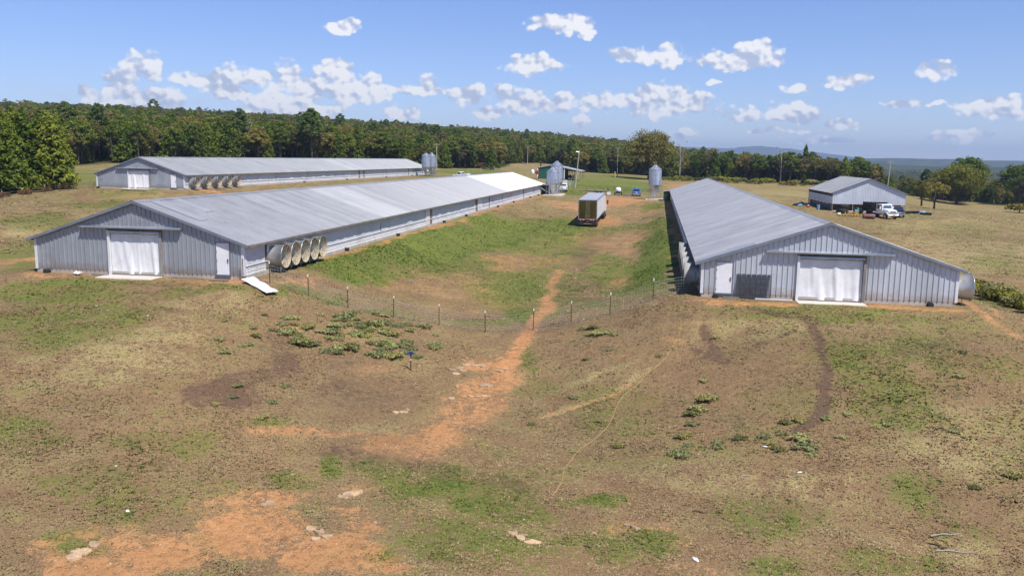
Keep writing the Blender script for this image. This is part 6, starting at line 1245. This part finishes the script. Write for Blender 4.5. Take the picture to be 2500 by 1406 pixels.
# ---------------------------------------------------------------- weeds and grass
def weed_meshes():
    o = []
    for i in range(4):
        rg = random.Random(60+i); L = []
        for k in range(9):
            a = k*2.4; q = .8*math.sqrt((k+.3)/9); L.append((q*math.cos(a), q*math.sin(a), .22+.18*rg.random(), .30, .22))
        o.append((trunk_mesh('stem', .35, .02, [(.05, .5*math.cos(k*2.1), .5*math.sin(k*2.1), .35, .012) for k in range(4)], M_BARK), crown_mesh('foliage', L, 34, (.16, .12, .19, .14)[i], (L_WEED, L_WEED, L_WEEDY, L_WEED)[i], 700+i, 1.8)))
    return o
WM = weed_meshes()
for i, (x, y, s) in enumerate(WEEDS):
    left = x < -7.5 and 37 < y < 46.5
    lab, grp = ('low grey-green weed clump on the bank below the ditch fence', 'weeds on the left bank') if left else ('scattered grey-green weed clump on the right slope', 'weeds on the right slope') if x > -7.5 else ('scattered weed clump on the left slope', 'weeds on the left slope')
    t = thing('weed_clump', lab, 'weed', (x, y, gz(x, y)-.03), random.uniform(0, 6.28), grp)
    a, b = WM[(i*7+i//5) % 4 if i % 6 else 2]; s *= random.uniform(.8, 1.25); sc = (s*random.uniform(.8, 1.3), s, s*random.uniform(.5, 1.0)); link('stem', a, t, scale=sc); link('foliage', b, t, scale=sc)
def grass(n, x0, x1, y0, y1, seed, hmin, hmax, dens, wide=1.):
    rg = np.random.default_rng(seed); X = rg.uniform(x0, x1, n); Y = rg.uniform(y0, y1, n)
    az = np.arctan2(X, Y); r = np.hypot(X, Y)
    k = (az > -.166-.62) & (az < -.166+.62) & (rg.uniform(size=n) < dens(r)); X, Y, r = X[k], Y[k], r[k]
    k = (_paddist(X, Y) > .35) & ~in_woods(X, Y); X, Y, r = X[k], Y[k], r[k]
    C = cover(X, Y); jit = rg.normal(0, .07, len(X))+.55*(vnoise(X, Y, 1.1*wide, 11)-.5)+.4*(vnoise(X, Y, .4*wide, 12)-.5)
    bare = np.clip(C['c']*1.3+C['d']*.75+.55*(vnoise(X, Y, .8*wide, 14)-.35), 0, 1); k = (rg.uniform(size=len(X)) > bare*.93) & (rg.uniform(size=len(X)) < .18+1.25*vnoise(X, Y, .9*wide, 31)*(.35+vnoise(X, Y, 3.1*wide, 33)))
    X, Y, r, jit = X[k], Y[k], r[k], jit[k]; g = np.clip(C['g'][k]+jit, 0, 1); s = np.clip(C['s'][k]+jit*.6, 0, 1); m = len(X)
    Z = ground_z(X, Y)
    nb = 5 if wide == 1 else 3; B = np.repeat(np.arange(m), nb); tot = m*nb
    a = rg.uniform(0, 6.28, tot); sp = rg.uniform(.0, .07, tot)*wide; bx = X[B]+np.cos(a)*sp; by = Y[B]+np.sin(a)*sp; bz = Z[B]-.01
    h = rg.uniform(hmin, hmax, tot)*(.75+.7*g[B]); ln = h*rg.uniform(.6, 2.0, tot); w = rg.uniform(.008, .018, tot)*(1+r[B]/45)*wide
    px, py = -np.sin(a)*w, np.cos(a)*w
    V = np.empty((tot, 3, 3)); V[:, 0] = np.stack([bx-px, by-py, bz], 1); V[:, 1] = np.stack([bx+px, by+py, bz], 1); V[:, 2] = np.stack([bx+np.cos(a)*ln, by+np.sin(a)*ln, bz+h], 1)
    green = np.array([.088, .132, .03]); yel = np.array([.22, .205, .055]); straw = np.array([.46, .365, .19]); brn = np.array([.235, .158, .085])
    u = rg.uniform(size=m)[:, None]; dry = brn*(1-s[:, None])*(.85+.4*u)+straw*(s[:, None]*.75+.25*u); lush = np.clip((g[:, None]-.78)*3, 0, 1); green = green*(1-lush)+np.array([.07, .15, .018])*lush; col = np.where((g[:, None] > .32+.42*rg.uniform(size=(m, 1))), green*(1-u*.6*(1-lush*.7))+yel*u*.6*(1-lush*.7), dry)
    col = col*rg.uniform(.8, 1.2, (m, 1)); colb = np.repeat(col, nb*3, axis=0)
    F = np.arange(tot*3).reshape(-1, 3); me = np_mesh('grass', V.reshape(-1, 3), F, MATS['grass_blades']); color_attr(me, 'blade_color', np.c_[colb, np.ones(len(colb))])
    ob = link('grass', me); tag(ob, None, None, None, 'stuff'); return ob, m
def grass_material():
    m, nt, b = _new('grass_blades'); at = nt.nodes.new('ShaderNodeAttribute'); at.attribute_name = 'blade_color'; nt.links.new(at.outputs['Color'], b.inputs['Base Color']); b.inputs['Roughness'].default_value = .8; b.inputs['Specular IOR Level'].default_value = .15
    up = nt.nodes.new('ShaderNodeCombineXYZ'); up.inputs[2].default_value = 1.; nt.links.new(up.outputs[0], b.inputs['Normal'])
    tr = nt.nodes.new('ShaderNodeBsdfTranslucent'); nt.links.new(at.outputs['Color'], tr.inputs[0]); mx = nt.nodes.new('ShaderNodeMixShader'); mx.inputs[0].default_value = .0
    nt.links.new(b.outputs[0], mx.inputs[1]); nt.links.new(tr.outputs[0], mx.inputs[2]); nt.links.new(mx.outputs[0], nt.nodes['Material Output'].inputs[0])
grass_material()
ob, m = grass(2200000, -38, 34, 14, 70, 21, .018, .052, lambda r: np.clip(1.25-r/50, .14, 1)*.42)
tag(ob, 'short dry and green pasture grass on the near slopes', 'grass'); print('tufts', m)
ob, m = grass(1100000, -110, 95, 58, 235, 22, .022, .055, lambda r: np.clip(1.5-r/150, .15, 1)*.6, 1.7)
tag(ob, 'rough pasture grass on the ground between and beyond the barns', 'grass'); print('tufts', m)
def gravel():
    rg = np.random.default_rng(91); X = rg.uniform(-30, 22, 160000); Y = rg.uniform(15, 62, 160000); C = cover(X, Y); k = rg.uniform(size=len(X)) < np.clip(C['c']-.35, 0, 1)*.42*np.clip(1.3-np.hypot(X, Y)/60, .1, 1); X, Y = X[k], Y[k]
    n = len(X); Z = ground_z(X, Y); s = rg.gamma(2.0, .011, n)+.008
    B = np.array([(1, 0, -.3), (.3, .95, -.3), (-.8, .6, -.3), (-.8, -.6, -.3), (.3, -.95, -.3), (.1, .1, .6)]); a = rg.uniform(0, 6.28, n); ca, sa = np.cos(a), np.sin(a)
    st = rg.uniform(.6, 1.3, (n, 3)); P = B[None]*st[:, None]*s[:, None, None]; V = np.stack([X[:, None]+P[..., 0]*ca[:, None]-P[..., 1]*sa[:, None], Y[:, None]+P[..., 0]*sa[:, None]+P[..., 1]*ca[:, None], Z[:, None]+P[..., 2]], -1).reshape(-1, 3)
    F = np.array([(0, 1, 5), (1, 2, 5), (2, 3, 5), (3, 4, 5), (4, 0, 5)]); F = (F[None]+6*np.arange(n)[:, None, None]).reshape(-1, 3)
    tag(link('gravel', np_mesh('gravel', V, F, M_ROCK)), 'loose pebbles scattered over the bare clay and ditch bottom', 'gravel', None, 'stuff')
gravel()
# ---------------------------------------------------------------- far ridges and haze
def ridge(name, dist, az0, az1, prof, depth, seed, mat):
    rg = np.random.default_rng(seed); n = 160; A = np.linspace(az0, az1, n); k = 14; V = []
    top = np.interp(A, [p[0] for p in prof], [p[1] for p in prof])
    ph = rg.uniform(0, 6.28, 6)
    for j in range(k):
        f = j/(k-1); d = dist+(f-.5)*depth
        prof_j = math.sin(math.pi*f)**.8
        wob = sum(np.sin(A*fr*60+ph[i]+f*3*i)*.06/(1+i*.3) for i, fr in enumerate((1, 2.3, 3.9, 6.1, 9.7, 14.)))
        z = -40+(top*(1+wob*(.15+.85*abs(f-.5)*2))+40)*prof_j
        V.append(np.stack([np.sin(A)*d, np.cos(A)*d, z], 1))
    V = np.concatenate(V); i = np.arange(k*n).reshape(k, n); F = np.stack([i[:-1, :-1], i[:-1, 1:], i[1:, 1:], i[1:, :-1]], -1).reshape(-1, 4)
    struct(link(name, np_mesh(name, V, F, mat, True)))
def hill_material():
    m, nt, b = _new('wooded_hills'); P = _pos(nt); n = _noise(nt, P, .012, 6, .7); n2 = _noise(nt, P, .0018, 4)
    c = _mix(nt, _range(nt, n, .35, .65), (.018, .03, .01), (.065, .075, .028)); c = _mix(nt, _range(nt, n2, .66, .72, smooth=True), c, (.2, .18, .09))
    nt.links.new(c, b.inputs['Base Color']); b.inputs['Roughness'].default_value = .95; b.inputs['Specular IOR Level'].default_value = .1
    bn = nt.nodes.new('ShaderNodeBump'); bn.inputs['Distance'].default_value = 12; bn.inputs['Strength'].default_value = .9; nt.links.new(n, bn.inputs['Height']); nt.links.new(bn.outputs[0], b.inputs['Normal']); return m
MH = hill_material()
ridge('hills', 5200, -0.119, 0.817, [(-0.119, 2.2), (0.1309, 3.6), (0.1942, 26.8), (0.2106, 32.5), (0.2468, 39.5), (0.2782, 37.2), (0.3086, 37.1), (0.3309, 32.1), (0.3667, 32.6), (0.817, 26.1)], 1500, 3, MH)
ridge('mountain', 9800, -0.254, 0.685, [(-0.254, 64.5), (-0.0041, 107.5), (0.0231, 164.7), (0.0504, 149.9), (0.0773, 152.8), (0.108, 182.4), (0.1299, 162.6), (0.1558, 134.7), (0.198, 87.7), (0.2351, 32.9), (0.685, 26.3)], 2600, 5, MH)
ridge('hills', 2700, -0.119, 0.817, [(-0.119, -5.5), (0.1312, -9.2), (0.2069, 4.8), (0.2312, 8.2), (0.2553, 3.4), (0.2941, 1.7), (0.3314, 4.5), (0.3674, 0.7), (0.817, 0.6)], 900, 9, MH)
def haze():
    m = bpy.data.materials.new('haze_air'); m.use_nodes = True; nt = m.node_tree; nt.nodes.remove(nt.nodes['Principled BSDF'])
    v = nt.nodes.new('ShaderNodeVolumePrincipled'); v.inputs['Color'].default_value = (.55, .73, 1.0, 1); v.inputs['Density'].default_value = HAZE; v.inputs['Anisotropy'].default_value = .2
    nt.links.new(v.outputs[0], nt.nodes['Material Output'].inputs['Volume'])
    ob = MB().box((0, 4200, 85), (24000, 15400, 290)).build('haze', m); tag(ob, None, None, None, 'stuff')
HAZE = 1.3e-4
haze()
